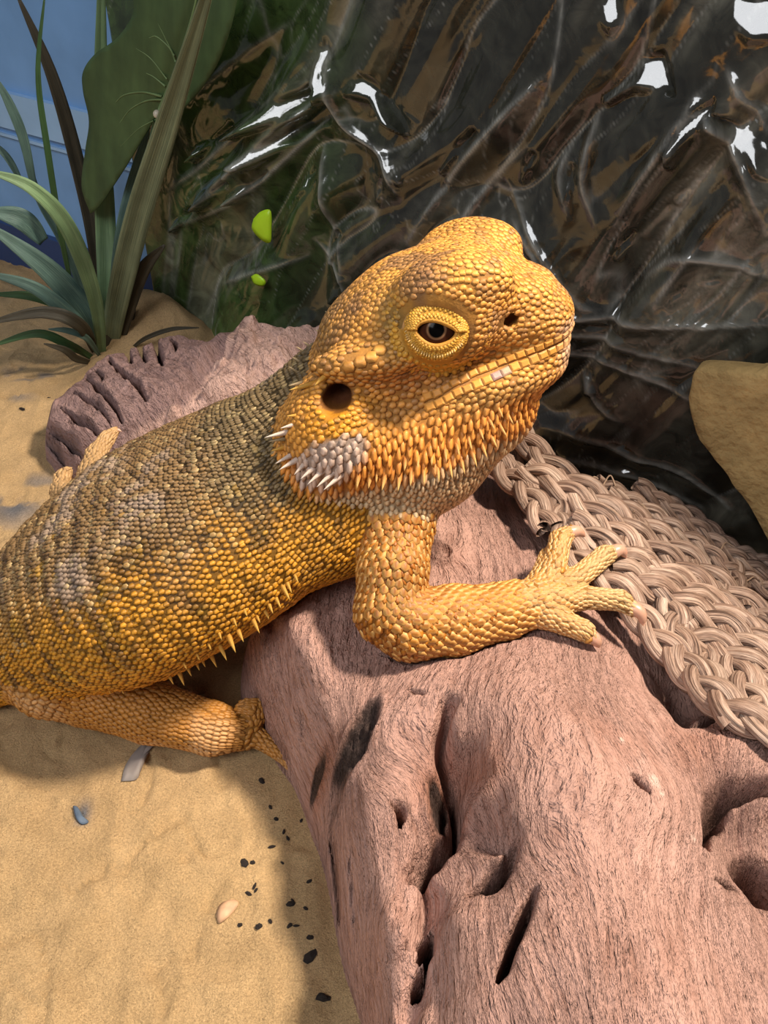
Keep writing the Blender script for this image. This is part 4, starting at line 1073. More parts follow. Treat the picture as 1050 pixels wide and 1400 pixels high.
# claws
m_claw = NT('horn_claw').set(Base_Color=tuple(lin(196, 150, 126)), Roughness=0.35, Subsurface_Weight=0.2, Subsurface_Scale=0.001).m
def claw(P, r0):
    path = catmull(np.array(P), 9); v, f = tube(path, r0 * np.array([.80, .84, .84, .80, .74, .64, .52, .36, .12]), 8); obj('claw', v, f, m_claw, liz)
for P, r in (([Z(772, 731, 4.10), Z(788, 726, 4.12), Z(800, 733, 3.98)], .16), ([Z(834, 757, 3.93), Z(848, 752, 3.95), Z(856, 762, 3.78)], .16), ([Z(860, 829, 3.72), Z(875, 838, 3.68), Z(880, 855, 3.48)], .16),
             ([Z(802, 866, 3.60), Z(814, 875, 3.52), Z(819, 885, 3.38)], .16), ([Z(747, 763, 3.85), Z(750, 754, 3.86), Z(752, 746, 3.76)], .09),
             ([D(153, 594, 22.3), D(160, 588, 22.4), D(166, 590, 22.4)], .07), ([D(90, 648, 21.7), D(94, 644, 21.8), D(98, 648, 21.8)], .07)):
    claw(P, r)
# eyes: eyeball, lids with granules and a row of beads
def make_eye(sy):
    E = H2W(EYE * np.array([1, -sy, 1])) if sy > 0 else H2W(EYE)
    nE = unit(np.array([0.16, sy * 0.93, 0.26])) @ HM
    e1 = unit(hX - (hX @ nE) * nE); e2 = unit(hZ - (hZ @ nE) * nE - ((hZ @ e1) * e1))
    e2 = unit(np.cross(nE, e1)) if np.cross(nE, e1) @ hZ > 0 else unit(np.cross(e1, nE))
    a_ = -0.16; e1, e2 = math.cos(a_) * e1 + math.sin(a_) * e2, -math.sin(a_) * e1 + math.cos(a_) * e2
    # eyeball
    nu, nv = 28, 36; R = 0.40; Cc = E - 0.20 * nE
    th = np.linspace(0, math.pi * 0.62, nu); ph = np.linspace(0, 2 * math.pi, nv, endpoint=False); TH, PH = np.meshgrid(th, ph, indexing='ij')
    V = Cc + R * (np.cos(TH)[..., None] * nE + np.sin(TH)[..., None] * (np.cos(PH)[..., None] * e1 + np.sin(PH)[..., None] * e2))
    cc = np.empty(TH.shape + (3,)); cc[:] = lin(64, 34, 22)
    # gaze a little forward: iris centred near the opening
    rr = TH
    cc[rr < 0.375] = lin(136, 100, 72); cc[rr < 0.34] = lin(6, 5, 5)
    eb = obj('eyeball', V.reshape(-1, 3), grid_faces(nu, nv, False, True)[:, ::-1] if sy < 0 else grid_faces(nu, nv, False, True), m_eye, liz, cc.reshape(-1, 3))
    # lids
    npn, nr = 72, 22; phi = np.linspace(0, 2 * math.pi, npn, endpoint=False); rho = np.linspace(0, 1, nr)
    PHI, RHO = np.meshgrid(phi, rho, indexing='ij')
    ix = 0.29 * np.cos(PHI); iy = np.where(np.sin(PHI) > 0, 0.12 - 0.05 * np.cos(PHI), 0.19) * np.sin(PHI) * (1 - 0.25 * np.cos(PHI) ** 2) - 0.02
    ox = 0.80 * np.cos(PHI); oy = 0.76 * np.sin(PHI)
    px_ = ix + (ox - ix) * RHO; py_ = iy + (oy - iy) * RHO
    # underlying head height at the rim
    rim = np.zeros(npn)
    for j in range(npn):
        p = E + 0.80 * math.cos(phi[j]) * e1 + 0.76 * math.sin(phi[j]) * e2 + 0.9 * nE
        loc, nn, _, dist = BVH.ray_cast(Vector(p), Vector(-nE), 3.0)
        rim[j] = 0.9 - dist if loc is not None else -0.25
    rim = np.clip(rim, -0.6, 0.3); 
    for _ in range(4): rim = (np.roll(rim, 1) + rim * 2 + np.roll(rim, -1)) / 4
    r_ = np.hypot(px_ / 0.80, py_ / 0.76)
    dome = 0.225 - 0.60 * (px_ ** 2 + py_ ** 2)
    base = dome * (1 - smooth(0.55, 1.0, r_)) + (rim[:, None] - 0.03) * smooth(0.55, 1.0, r_)
    up = np.sin(PHI) > 0
    hh = base - (0.045 + 0.04 * up) * np.exp(-((r_ - 0.70) / 0.06) ** 2) + 0.05 * np.exp(-((r_ - 0.86) / 0.10) ** 2) + 0.035 * np.exp(-(RHO / 0.10) ** 2) * up
    hh = hh + np.where(up, 0.03 * np.exp(-((r_ - 0.50) / 0.14) ** 2), -0.03 * np.exp(-((r_ - 0.50) / 0.06) ** 2))
    hh[:, 0] -= 0.06
    V = E + px_[..., None] * e1 + py_[..., None] * e2 + hh[..., None] * nE
    lc = np.empty(V.shape); lc[:] = lin(206, 150, 56)
    k = np.exp(-((r_ - 0.70) / 0.06) ** 2)[..., None]; lc = lc * (1 - .45 * k) + lin(120, 84, 44) * .45 * k
    k = (np.exp(-((r_ - 0.66) / 0.05) ** 2) * up)[..., None]; lc = lc * (1 - .5 * k) + lin(214, 170, 130) * .5 * k
    k = np.exp(-(RHO / 0.10) ** 2)[..., None]; lc = lc * (1 - .6 * k) + lin(178, 116, 50) * .6 * k
    ff = grid_faces(npn, nr, True, False)
    if sy > 0: ff = ff[:, ::-1]
    lid = obj('eyelids', V.reshape(-1, 3), ff, m_skin, liz, lc.reshape(-1, 3))
    # granules
    Vg = V; du_ = np.roll(Vg, -1, 0) - np.roll(Vg, 1, 0); dv_ = np.gradient(Vg, axis=1); Ng = unit(np.cross(du_, dv_)); Ng = np.where((Ng @ nE)[..., None] < 0, -Ng, Ng)
    P_, N_, T_, L_, H_, C_ = [], [], [], [], [], []
    for i in range(npn):
        for j in range(nr):
            rr_ = r_[i, j]
            if rr_ > 0.63 and rr_ < 0.78: continue
            if j < 2: continue
            keep = (i + j) % 2 == 0 and (rr_ > 0.45 or i % 2 == (j // 2) % 2)
            if rr_ >= 0.78: keep = j % 3 == 0 and (i + (j // 3)) % 2 == 0
            if not keep: continue
            P_.append(V[i, j]); N_.append(Ng[i, j]); T_.append(unit(dv_[i, j])); sz = 0.026 + 0.016 * rr_ + (0.016 if rr_ > .78 else 0)
            L_.append(sz); H_.append(0.018); g_ = lin(216, 160, 62) * rng.uniform(.85, 1.15); C_.append(g_)
    P_, N_, T_, L_, H_, C_ = map(np.array, (P_, N_, T_, L_, H_, C_)); T_ = tangent(T_, N_)
    v_, f_, c_ = scales_geo(P_, N_, T_, L_ * 1.15, L_, H_, 0.1, np.clip(C_ * 1.05, 0, 1), C_ * 0.72)
    o = obj('lid_granules', v_, f_, m_scale, lid, c_, kind='stuff')
    if sy < 0:
        for i in range(24):
            a = math.pi * (1.04 + 0.80 * i / 23); j = 7; ii = int(round(a / (2 * math.pi) * npn)) % npn
            p = V[ii, j]; spine('eyelash_scale', p, Ng[ii, j] + 0.5 * unit(dv_[ii, j]), 0.065 - 0.02 * abs(i - 9) / 12, 0.050, 'bead')
t = NT('dark_wet_eye'); t.set(Base_Color=t.col(), Roughness=0.15, IOR=1.18); m_eye = t.m
make_eye(-1)
make_eye(1)

# the wood gives way under the resting animal so that skin meets wood instead of passing through it
def settle():
    me = WOOD_OBJ.data; n = len(me.vertices); co = np.empty(n * 3, np.float32); me.vertices.foreach_get('co', co); co = co.reshape(-1, 3)
    w = co / S + ORG[WOOD_OBJ.name]; lim = np.array([nx, ny, nz]) - 1
    for _ in range(80):
        g = np.round((w - G0) / h).astype(int); ok = ((g >= 0) & (g <= lim)).all(1); g = np.clip(g, 0, lim)
        bad = ok & (FLD[g[:, 0], g[:, 1], g[:, 2]] < 0.075) & (w[:, 2] > -0.3)
        if not bad.any(): break
        w[bad, 2] -= 0.04
    me.vertices.foreach_set('co', ((w - ORG[WOOD_OBJ.name]) * S).astype(np.float32).ravel()); me.update()
settle()

# ------------------------------------------------------------------ braided seagrass rope mat
t = NT('seagrass_fibre'); g1 = t.noise(t.coords((11, 0.6, 1), 'grain'), 1.0, 4, 0.65); g2 = t.noise(t.coords((15, 1.0, 1), 'grain'), 1.0, 3, 0.6)
cc = t.ramp(g1, [(0.33, tuple(lin(62, 42, 34))), (0.43, tuple(lin(150, 118, 100))), (0.56, tuple(lin(192, 160, 140))), (0.75, tuple(lin(226, 200, 180)))])
t.set(Base_Color=t.mix(1.0, cc, t.col(), 'MULTIPLY'), Roughness=0.5, Specular_IOR_Level=0.35)
t.set(Normal=t.bump(g2, 0.9, 0.07, t.bump(g1, 0.9, 0.10)))
m_rope = t.m
zc = np.array([(700, 580, 3.9), (672, 620, 3.5), (745, 716, 3.5), (800, 655, 3.3), (850, 760, 3.35), (920, 700, 2.2), (1050, 790, 1.0), (960, 800, 2.5), (1050, 870, 2.3), (1050, 960, 3.1), (940, 900, 3.1), (1000, 970, 3.5), (1050, 1000, 3.6), (870, 840, 3.3), (1130, 900, 2.0), (1130, 1050, 3.4)], float)
rope_z = rbf(zc[:, :2] / 100, zc[:, 2])
mat_o = thing('rope_mat', 'mat of plaited dry seagrass ropes draped over the driftwood below the lizard hand', 'rope mat', (6.0, 14.0, 0.0))
def braid(pts, dz=0.0, width=0.16, period=1.45, rad=0.125, shade=1.0):
    pts = np.array(pts, float); P = []
    for (x, y) in pts:
        z = float(rope_z(np.array(x / 100), np.array(y / 100))) + dz; p = Z(x, y, z)
        wh = W.h(p[0], p[1]) if (W.xs[0] < p[0] < W.xs[-1] and W.ys[0] < p[1] < W.ys[-1]) else 0
        if p[2] < wh + 0.22: p = Z(x, y, wh + 0.22)
        P.append(p)
    L0 = catmull(P, 40); sl = np.r_[0, np.cumsum(np.linalg.norm(np.diff(L0, axis=0), axis=1))]
    n = max(14, int(sl[-1] / 0.055)); ss = np.linspace(0, sl[-1], n); L = np.stack([np.interp(ss, sl, L0[:, c]) for c in range(3)], 1)
    for q in L:
        if W.xs[0] < q[0] < W.xs[-1] and W.ys[0] < q[1] < W.ys[-1]: q[2] = max(q[2], W.h(q[0], q[1]) + 0.24)
    for _ in range(3): L[1:-1] = (L[:-2] + 2 * L[1:-1] + L[2:]) / 4
    T = unit(np.gradient(L, axis=0)); up = unit(0.5 * unit(C0 - L) + np.array([0, 0, 0.6])); side = unit(np.cross(T, up)); nn = np.cross(side, T)
    ph0 = rng.random() * 6.28; first = None
    for k in range(3):
        a = 2 * math.pi * ss / period + ph0 + k * 2 * math.pi / 3
        C = L + width * np.sin(a)[:, None] * side + (0.60 * rad) * np.sin(2 * a)[:, None] * nn
        C = C + 0.012 * np.stack([vnoise(xyz(ss * 2, ss * 0 + k, 3.0 + j)) for j in range(3)], 1)
        ns = 9; aa = np.linspace(0, 2 * math.pi, ns, endpoint=False); Tc = unit(np.gradient(C, axis=0)); s2 = unit(np.cross(Tc, nn)); w2 = np.cross(s2, Tc)
        tw = a * 0.5
        rr = rad * (1 + 0.10 * vnoise(xyz(ss * 1.7, ss * 0 + 5 * k, 8.0)))
        prof = 1 + 0.10 * np.cos(3 * aa[None] + tw[:, None] * 2)
        V = C[:, None] + (rr[:, None] * prof)[..., None] * (np.cos(aa)[None, :, None] * s2[:, None] * 1.12 + 0.82 * np.sin(aa)[None, :, None] * w2[:, None])
        gr = np.stack([np.broadcast_to((aa / 6.28)[None], (n, ns)) + 0.10 * ss[:, None] + 3.3 * k + ph0, np.broadcast_to(ss[:, None] + 9 * k, (n, ns)), np.full((n, ns), ph0)], -1)
        f = grid_faces(n, ns, False, True)[:, ::-1]
        tint = np.array([1.0, 1.0, 1.0]) * shade * rng.uniform(.9, 1.1)
        cols = np.broadcast_to(tint, (n * ns, 3))
        o = obj('braid' if k == 0 else 'strand', V.reshape(-1, 3), f, m_rope, mat_o if first is None else first, cols, {'grain': gr.reshape(-1, 3)})
        if first is None: first = o
B_ = [
    [(692, 572), (741, 626), (777, 654), (808, 675), (835, 699), (860, 726), (896, 752), (950, 795), (1005, 845), (1070, 905)],
    [(672, 612), (690, 645), (718, 668), (735, 695), (748, 722)],
    [(715, 640), (745, 655), (773, 671), (808, 699), (843, 726), (874, 768), (913, 787), (952, 810), (991, 841), (1060, 895)],
    [(780, 712), (800, 726), (835, 751), (882, 779), (929, 810), (976, 833), (1015, 862), (1070, 900)],
    [(835, 775), (851, 783), (890, 802), (937, 828), (984, 854), (1030, 890), (1080, 930)],
    [(930, 858), (941, 869), (976, 882), (1011, 902), (1080, 940)],
    [(918, 825), (922, 850), (934, 890), (955, 927), (988, 958), (1018, 981), (1080, 1012)],
    [(1005, 905), (1014, 928), (1034, 958), (1065, 1005)],
    [(815, 660), (859, 681), (898, 705), (929, 728), (960, 748), (991, 775), (1030, 795), (1080, 820)],
    [(824, 679), (866, 708), (905, 736), (944, 767), (984, 802), (1030, 833), (1080, 866)],
    [(740, 612), (790, 655), (830, 680), (880, 722), (930, 765), (985, 812), (1040, 850), (1090, 880)],
    [(770, 742), (800, 772), (840, 800), (872, 838), (905, 878), (938, 915), (970, 950), (1010, 985)],
    [(850, 700), (900, 745), (950, 780), (1000, 815), (1080, 858)],
    [(870, 660), (910, 690), (960, 725), (1010, 765), (1080, 800)],
    [(900, 680), (950, 708), (1000, 748), (1080, 785)],
    [(860, 790), (900, 830), (950, 860), (1000, 885), (1080, 925)],
]
for p in B_:
    if p[-1][0] > 1045:
        (xa, ya), (xb, yb_) = p[-2], p[-1]; k_ = (1190 - xb) / max(xb - xa, 15); p.append((1190, yb_ + (yb_ - ya) * min(k_, 2.0)))
for i, p in enumerate(B_):
    if i in (10, 12, 15): continue
    sm = i in (8, 13, 14)
    braid(p, 0.14 if i in (0, 2, 3, 4, 5, 6, 7) else 0.0, width=0.12 if sm else 0.185, rad=0.09 if sm else 0.125, period=1.6 if sm else 2.2, shade=rng.uniform(.72, .95))
for p in ([(764, 668), (764, 700), (770, 735)], [(835, 755), (842, 785), (858, 815)], [(905, 745), (908, 775), (915, 800)], [(980, 800), (985, 830), (990, 860)], [(700, 610), (704, 640), (716, 672), (742, 712)], [(868, 700), (874, 730), (880, 760)], [(1000, 770), (1006, 800), (1012, 830)], [(960, 880), (968, 910), (985, 945)], [(940, 770), (946, 800), (950, 830)], [(900, 800), (910, 840), (925, 870)]):
    braid(p, -0.04, width=0.13, rad=0.095, period=1.7, shade=.8)
for p in ([(x + 10, y + 22) for x, y in B_[9]], [(x + 30, y - 20) for x, y in B_[6]], [(x + 14, y - 14) for x, y in B_[11]], B_[12]): braid(p, -0.32, width=0.15, rad=0.12, shade=0.7)
m_hair = M_plain('loose_fibre', lin(176, 146, 122), 0.6)
for P in ([(808, 660), (812, 652), (818, 655)], [(822, 668), (834, 650), (842, 666)], [(1008, 942), (1000, 952), (1006, 962)], [(985, 752), (992, 742), (1004, 748)], [(1020, 795), (1034, 788), (1044, 800)], [(866, 700), (878, 690), (884, 702)]):
    q = catmull([Z(x, y, float(rope_z(np.array(x / 100), np.array(y / 100))) + 0.22) for x, y in P], 12); v_, f_ = tube(q, 0.018, 5); obj('loose_fibre', v_, f_, m_hair, mat_o)

# ------------------------------------------------------------------ plastic plants
def M_leaf(name, c1, c2, rough=0.5):
    t = NT(name); s1 = t.noise(t.coords((14, 0.5, 1), 'grain'), 1.0, 3); n_ = t.noise(t.coords(), 1.5, 3)
    k = t.mix(t.ramp(s1, [(0.35, (0, 0, 0)), (0.65, (1, 1, 1))]), tuple(c1), tuple(c2))
    t.set(Base_Color=t.mix(1.0, k, t.ramp(n_, [(0.3, (.85,) * 3), (.7, (1.12,) * 3)]), 'MULTIPLY'), Roughness=rough, Specular_IOR_Level=0.4)
    t.set(Normal=t.bump(s1, 0.5, 0.04)); return t.m
m_lg = M_leaf('green_blade', lin(90, 118, 84), lin(124, 148, 106)); m_ol = M_leaf('olive_blade', lin(96, 108, 82), lin(136, 144, 110)); m_dk = M_leaf('dark_blade', lin(44, 44, 36), lin(74, 66, 52)); m_bl = M_leaf('bluish_blade', lin(66, 92, 88), lin(98, 124, 112)); m_mid = M_leaf('deep_green_blade', lin(46, 74, 44), lin(66, 96, 56))
m_arrow = M_leaf('broad_leaf_green', lin(62, 82, 50), lin(74, 96, 58), 0.55); m_vein = M_plain('leaf_vein', lin(104, 124, 80), 0.5); m_stud = M_plain('metal_stud', lin(190, 180, 160), 0.3)
PB = Z(148, 490, 0.0)
grass = thing('strappy_plant', 'clump of long strappy green plastic leaves beside the cracked stump', 'plant', (PB[0], PB[1], sand_at(PB[0], PB[1])))
def blade(pts, width, mat, fold=0.25, wpos=0.45, tipw=0.12, n=26, face=None):
    P = np.array([Y(a, b, c) for a, b, c in pts]); L = catmull(P, n); tt = np.linspace(0, 1, n)
    w = width * (0.55 + 0.45 * np.sin(math.pi * np.clip(tt / wpos * 0.5, 0, 0.5))) * np.where(tt > wpos, tipw + (1 - tipw) * np.cos(0.5 * math.pi * np.clip((tt - wpos) / (1 - wpos), 0, 1)) ** 0.8, 1)
    T = unit(np.gradient(L, axis=0)); vw = unit(C0 - L) if face is None else np.broadcast_to(np.array(face, float), L.shape)
    s_ = unit(np.cross(T, vw)); nn = np.cross(s_, T)
    u = np.array([-1, -.6, -.2, 0, .2, .6, 1.0])
    V = L[:, None] + (w[:, None] * u)[..., None] * s_[:, None] + (fold * w[:, None] * (np.abs(u) - 0.5))[..., None] * nn[:, None]
    g = np.stack([np.broadcast_to(u, (n, 7)), np.broadcast_to(tt[:, None] * 10, (n, 7)), np.zeros((n, 7))], -1)
    o = obj('leaf_blade', V.reshape(-1, 3), grid_faces(n, 7), mat, grass, None, {'grain': g.reshape(-1, 3)})
    m_ = o.modifiers.new('thick', 'SOLIDIFY'); m_.thickness = 0.025 * S; m_.offset = 0
yb = PB[1]
for pts, w, m_ in (
    ([(150, 488, yb), (158, 425, yb - .4), (188, 300, yb - 1.3), (235, 150, yb - 2.6), (302, -70, yb - 4.8)], .36, m_ol),
    ([(146, 486, yb), (146, 390, yb + .3), (144, 300, yb + 1.0), (138, 160, yb + 1.1), (139, -80, yb + 1.0)], .30, m_lg),
    ([(142, 470, yb + .6), (128, 330, yb + 1.4), (105, 220, yb + 1.6), (70, 100, yb + 1.6), (22, -10, yb + 1.6)], .22, m_dk),
    ([(100, 400, yb - .6), (85, 330, yb - .9), (65, 205, yb - 1.0), (52, 100, yb - 1.0), (62, -15, yb - 1.0)], .085, m_mid),
    ([(140, 492, yb - .3), (130, 410, yb - 1.2), (95, 315, yb - 2.0), (45, 258, yb - 2.4), (-20, 232, yb - 2.6)], .23, m_lg),
    ([(136, 470, yb - .2), (115, 425, yb - .6), (65, 368, yb - 1.0), (-20, 305, yb - 1.2)], .36, m_bl),
    ([(134, 480, yb - .3), (105, 440, yb - .9), (50, 395, yb - 1.3), (-20, 372, yb - 1.6)], .22, m_bl),
    ([(130, 480, yb - .4), (110, 445, yb - 1.4), (60, 427, yb - 1.8), (-20, 442, yb - 2.2)], .20, m_dk),
    ([(128, 490, yb - .4), (95, 472, yb - 1.2), (50, 456, yb - 1.6), (-15, 474, yb - 2.0)], .14, m_mid),
    ([(48, 262, yb + .6), (32, 190, yb + .6), (12, 140, yb + .6), (-10, 100, yb + .6)], .14, m_bl),
    ([(30, 250, yb + .8), (10, 215, yb + .8), (-15, 190, yb + .8)], .10, m_bl),
    ([(140, 470, yb + .5), (90, 340, yb + 1.0), (50, 262, yb + 1.0), (20, 150, yb + 1.0)], .13, m_bl),
    ([(160, 480, yb), (175, 420, yb - .3), (195, 370, yb - .6), (225, 335, yb - .9)], .24, m_dk),
    ([(152, 430, yb + .1), (165, 330, yb), (182, 250, yb + .4), (205, 165, yb + .3)], .20, m_bl),
    ([(178, 478, yb - .3), (200, 462, yb - .8), (235, 450, yb - 1.2), (272, 448, yb - 1.8)], .07, m_dk),
    ([(160, 484, yb), (172, 450, yb + .1), (185, 420, yb + .2)], .16, m_dk),
    ([(136, 486, yb - .5), (118, 462, yb - 1.1), (92, 452, yb - 1.4), (66, 450, yb - 1.6)], .10, m_bl),
    ([(124, 496, yb - .6), (104, 490, yb - 1.2), (88, 478, yb - 1.5), (60, 470, yb - 1.8)], .12, m_dk),
    ([(120, 440, yb + .4), (88, 420, yb - .2), (44, 405, yb - .5), (-15, 402, yb - .8)], .16, m_mid),
    ([(60, 330, yb - .6), (30, 300, yb - .8), (-15, 288, yb - 1.0)], .30, m_bl)):
    blade(pts, w, m_)
v_, f_ = tube(catmull([PB + (0, 0, -.3), PB + (0, 0, .5), PB + (.05, 0, 1.1)], 8), np.linspace(.45, .25, 8), 10); obj('stem', v_, f_, m_dk, grass)

# broad arrow-shaped leaf
from mathutils.geometry import delaunay_2d_cdt
LB = Y(172, 478, yb + .9)
broad = thing('broad_leaf_plant', 'single broad dark green arrow-shaped plastic leaf with pale veins and a stud', 'plant', (LB[0], LB[1], sand_at(LB[0], LB[1])))
def leaf_plane(px, py):        # gently curved surface that the leaf lies on
    rr_ = ray(px, py); n3 = np.array([WN[0], WN[1], 0]); a3 = np.array([WA[0], WA[1], 0]) + (2.0 + 0.25 * math.sin((px - 120) / 60.0) + 0.15 * math.cos(py / 70.0)) * n3
    return C0 + ((a3 - C0) @ n3) / (rr_ @ n3) * rr_
outline = catmull(np.array([(124, 292), (112, 255), (117, 205), (122, 165), (114, 125), (114, 98), (130, 74), (160, 52), (182, 20), (196, -30), (320, -50), (322, 10), (296, 90), (250, 150), (216, 160), (200, 182), (176, 222), (150, 262), (136, 282), (124, 292)], float), 110)[:-1]
ins = [(x, y) for x in range(112, 330, 7) for y in range(-40, 295, 7)]
ins = [q for q in ins if poly_sd(outline, np.array([float(q[0])]), np.array([float(q[1])]))[0] > 4]
pts2 = [Vector((float(a), float(b))) for a, b in outline] + [Vector((float(a), float(b))) for a, b in ins]
ne = len(outline)
vo, eo, fo, *_ = delaunay_2d_cdt(pts2, [(i, (i + 1) % ne) for i in range(ne)], [list(range(ne))], 1, 1e-4)
mid = np.array([(214, 158), (235, 100), (268, 10), (285, -40)], float)
VV = []
for q in vo:
    d_, _, _ = line_dist(mid, np.array([q.x]), np.array([q.y])); p = leaf_plane(q.x, q.y); VV.append(p + unit(C0 - p) * (-0.10 * math.exp(-(d_[0] / 9) ** 2)))
o = obj('leaf', np.array(VV), [list(f) for f in fo], m_arrow, broad, None, {'grain': np.array([(q.x * .004, q.y * .02, 0) for q in vo])})
m_ = o.modifiers.new('thick', 'SOLIDIFY'); m_.thickness = 0.03 * S; m_.offset = 0
def vein(pts, r):
    q = catmull([leaf_plane(a, b) + unit(C0 - leaf_plane(a, b)) * 0.02 for a, b in pts], 16); v_, f_ = tube(q, np.linspace(r, r * .35, 16), 6); obj('vein', v_, f_, m_vein, broad)
for p, r in (([(218, 150), (240, 95), (262, 25), (272, -20)], .05), ([(222, 132), (195, 126), (170, 130), (158, 140)], .035), ([(224, 136), (200, 138), (178, 150), (164, 168)], .03), ([(226, 118), (210, 105), (200, 100)], .025), ([(240, 84), (232, 66), (214, 50), (204, 52)], .025), ([(238, 76), (225, 50), (215, 30)], .02), ([(228, 108), (206, 80), (186, 66)], .02), ([(216, 162), (190, 176), (165, 200)], .02)):
    vein(p, r)
p = leaf_plane(215, 156) + unit(C0 - leaf_plane(215, 156)) * 0.07
a_ = np.linspace(0, math.pi, 8); b_ = np.linspace(0, 2 * math.pi, 12, endpoint=False); A_, B2 = np.meshgrid(a_, b_, indexing='ij')
obj('stud', p + 0.11 * np.stack([np.sin(A_) * np.cos(B2), np.sin(A_) * np.sin(B2), np.cos(A_)], -1).reshape(-1, 3), grid_faces(8, 12, False, True), m_stud, broad)
v_, f_ = tube(catmull([LB + (0, 0, -.3), Y(172, 400, yb + .7), Y(192, 270, yb + .2), leaf_plane(214, 165)], 20), .09, 8); obj('petiole', v_, f_, m_mid, broad)

# lime reflections on the sheet, added as small bright solid shapes
t = NT('lime_glint'); t.set(Base_Color=tuple(lin(186, 230, 40)), Roughness=0.4, Subsurface_Weight=0.1, Subsurface_Scale=0.001); m_lime = t.m
def scrap(name, pts, mat, label, cat, thick, place, group=None):
    P = catmull(np.array(list(pts) + [pts[0]], float), len(pts) * 5)[:-1]; c = P.mean(0); n = len(P)
    V = [];
    for k, s_ in enumerate((1.0, .6, .2)):
        for q in (c + (P - c) * s_): V.append(place(q[0], q[1], 0.5 - 0.5 * s_))
    f = grid_faces(3, n, False, True).tolist() + [[2 * n + j for j in reversed(range(n))]]
    V = np.array(V); o = obj(name, V, f, mat, None, origin=tuple(V.mean(0)))
    m_ = o.modifiers.new('thick', 'SOLIDIFY'); m_.thickness = thick * S; m_.offset = 0
    return tag(o, label, cat, group)
def near_sheet(px, py, k):
    u, z, p = on_wall(px, py)
    return wallp(np.array(u), np.array(0.95 + 0.12 * k), np.array(z))
scrap('lime_glint', [(364, 290), (374, 280), (387, 279), (388, 305), (386, 322), (374, 318), (362, 304)], m_lime, 'larger bright lime green glint shape added on the plastic sheet', 'leaf', .03, near_sheet)  # stand-in for a lime reflection, no real leaf
scrap('lime_glint', [(360, 368), (368, 365), (379, 374), (376, 381), (364, 378)], m_lime, 'smaller bright lime green glint shape added low on the plastic sheet', 'leaf', .03, near_sheet)  # stand-in for a lime reflection, no real leaf

# ------------------------------------------------------------------ crumbs and scraps on the sand
m_bark = M_plain('dark_bark', lin(44, 36, 32), 0.85, 0.3, 6, 0.03, 30)
crumbs = [(334, 1180, 6), (340, 1222, 3.5), (348, 1212, 4), (350, 1218, 3), (388, 1137, 3), (393, 1146, 4), (372, 1158, 4), (358, 1068, 4), (397, 1237, 5), (400, 1232, 3), (354, 1267, 4), (424, 1309, 8), (440, 1364, 8), (370, 1260, 3), (423, 1205, 3), (424, 1282, 4), (405, 1266, 3), (396, 1266, 3), (378, 1120, 3), (370, 1104, 3), (412, 1122, 3), (418, 1242, 2.5), (386, 1180, 2.5), (30, 560, 6), (66, 545, 4), (328, 1265, 3), (434, 1142, 4), (445, 1180, 3), (345, 1180, 3)]
def crumb_mesh():
    n1, n2 = 5, 7; V = [(0, 0, 1)]; f = []
    for i in range(1, n1):
        for j in range(n2):
            a, b = math.pi * i / n1, 2 * math.pi * j / n2; r = 1 + rng.uniform(-.35, .35); V.append((r * math.sin(a) * math.cos(b) * 1.3, r * math.sin(a) * math.sin(b), r * .6 * math.cos(a)))
    V.append((0, 0, -.6)); k = len(V) - 1
    for j in range(n2):
        f.append([0, 1 + j, 1 + (j + 1) % n2]); f.append([k, k - n2 + (j + 1) % n2, k - n2 + j])
    for i in range(n1 - 2):
        for j in range(n2): f.append([1 + i * n2 + j, 1 + (i + 1) * n2 + j, 1 + (i + 1) * n2 + (j + 1) % n2, 1 + i * n2 + (j + 1) % n2])
    me = mesh('crumb', np.array(V) / S * S, f, flat=True); me.materials.append(m_bark); return me
cms = [crumb_mesh() for _ in range(5)]
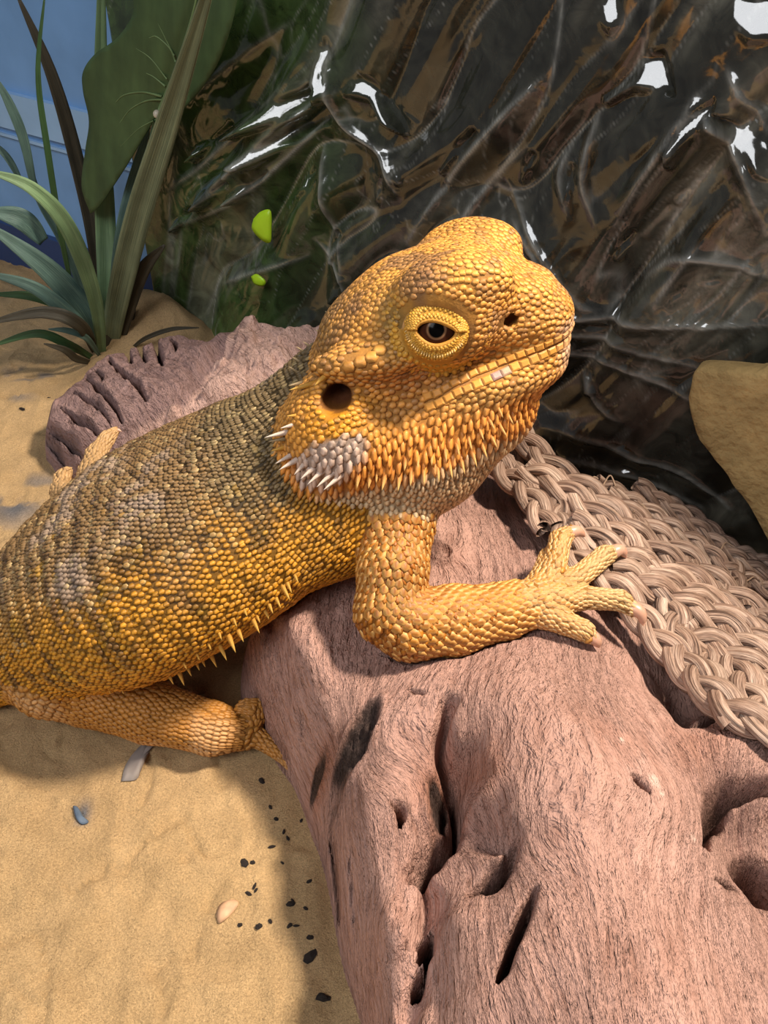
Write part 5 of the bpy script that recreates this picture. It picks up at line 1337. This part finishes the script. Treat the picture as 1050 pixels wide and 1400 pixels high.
for i, (x, y, r) in enumerate(crumbs):
    p = Z(x, y, 0.05); z = sand_at(p[0], p[1]); p = Z(x, y, z)
    o = bpy.data.objects.new('bark_crumb', cms[i % 5]); col.objects.link(o); rs = r / 75.0
    o.location = Vector((p[0], p[1], z + 0.25 * rs)) * S; o.scale = (rs, rs * rng.uniform(.5, 1), rs * .8); o.rotation_euler = (0, 0, rng.uniform(0, 6))
    if r >= 8: lb = 'largest dark bark crumb in the shade, nearer the hind leg' if y < 1330 else 'largest dark bark crumb in the shade, farther from the hind leg'
    elif (x, y) == (334, 1180): lb = 'clustered dark bark crumb on lit sand above the shed flake'
    elif (x, y) == (30, 560): lb = 'dark bark crumb on the sand left of the stump, the bigger one'
    elif (x, y) == (66, 545): lb = 'small dark bark crumb on the sand close beside the stump'
    elif 320 < x < 356 and 1175 < y < 1275: lb = 'tiny dark bark crumb on the sand beside the shed skin flake'
    else: lb = 'tiny dark bark crumb on shaded sand along the driftwood foot'
    tag(o, lb, 'bark crumb', 'bark crumbs scattered on the sand')
def on_sand(px, py, k):
    p = Z(px, py, 0.05); z = sand_at(p[0], p[1]); p = Z(px, py, z + 0.03); p[2] += 0.06 * k; return p
m_shed = M_plain('shed_skin', lin(196, 156, 122), 0.6, .2, 6); m_strip = M_plain('grey_leaf_strip', lin(140, 130, 124), 0.7, .15, 3)
scrap('shed_skin_flake', [(296, 1250), (302, 1236), (318, 1230), (326, 1236), (314, 1252), (300, 1262)], m_shed, 'pale ribbed flake of shed skin lying on the sand', 'skin flake', .02, on_sand)
scrap('dry_leaf_strip', [(166, 1068), (172, 1046), (188, 1024), (214, 1004), (220, 1008), (204, 1028), (192, 1054), (186, 1066)], m_strip, 'flat greyish dry leaf strip on the sand by the hind leg', 'leaf strip', .02, on_sand)
m_bluebit = M_plain('blue_grey_chip', lin(84, 98, 116), 0.7, .2, 5)
scrap('blue_chip', [(100, 1102), (106, 1104), (114, 1118), (121, 1124), (112, 1127), (104, 1118)], m_bluebit, 'small blue-grey chip lying on the open sand', 'chip', .03, on_sand)
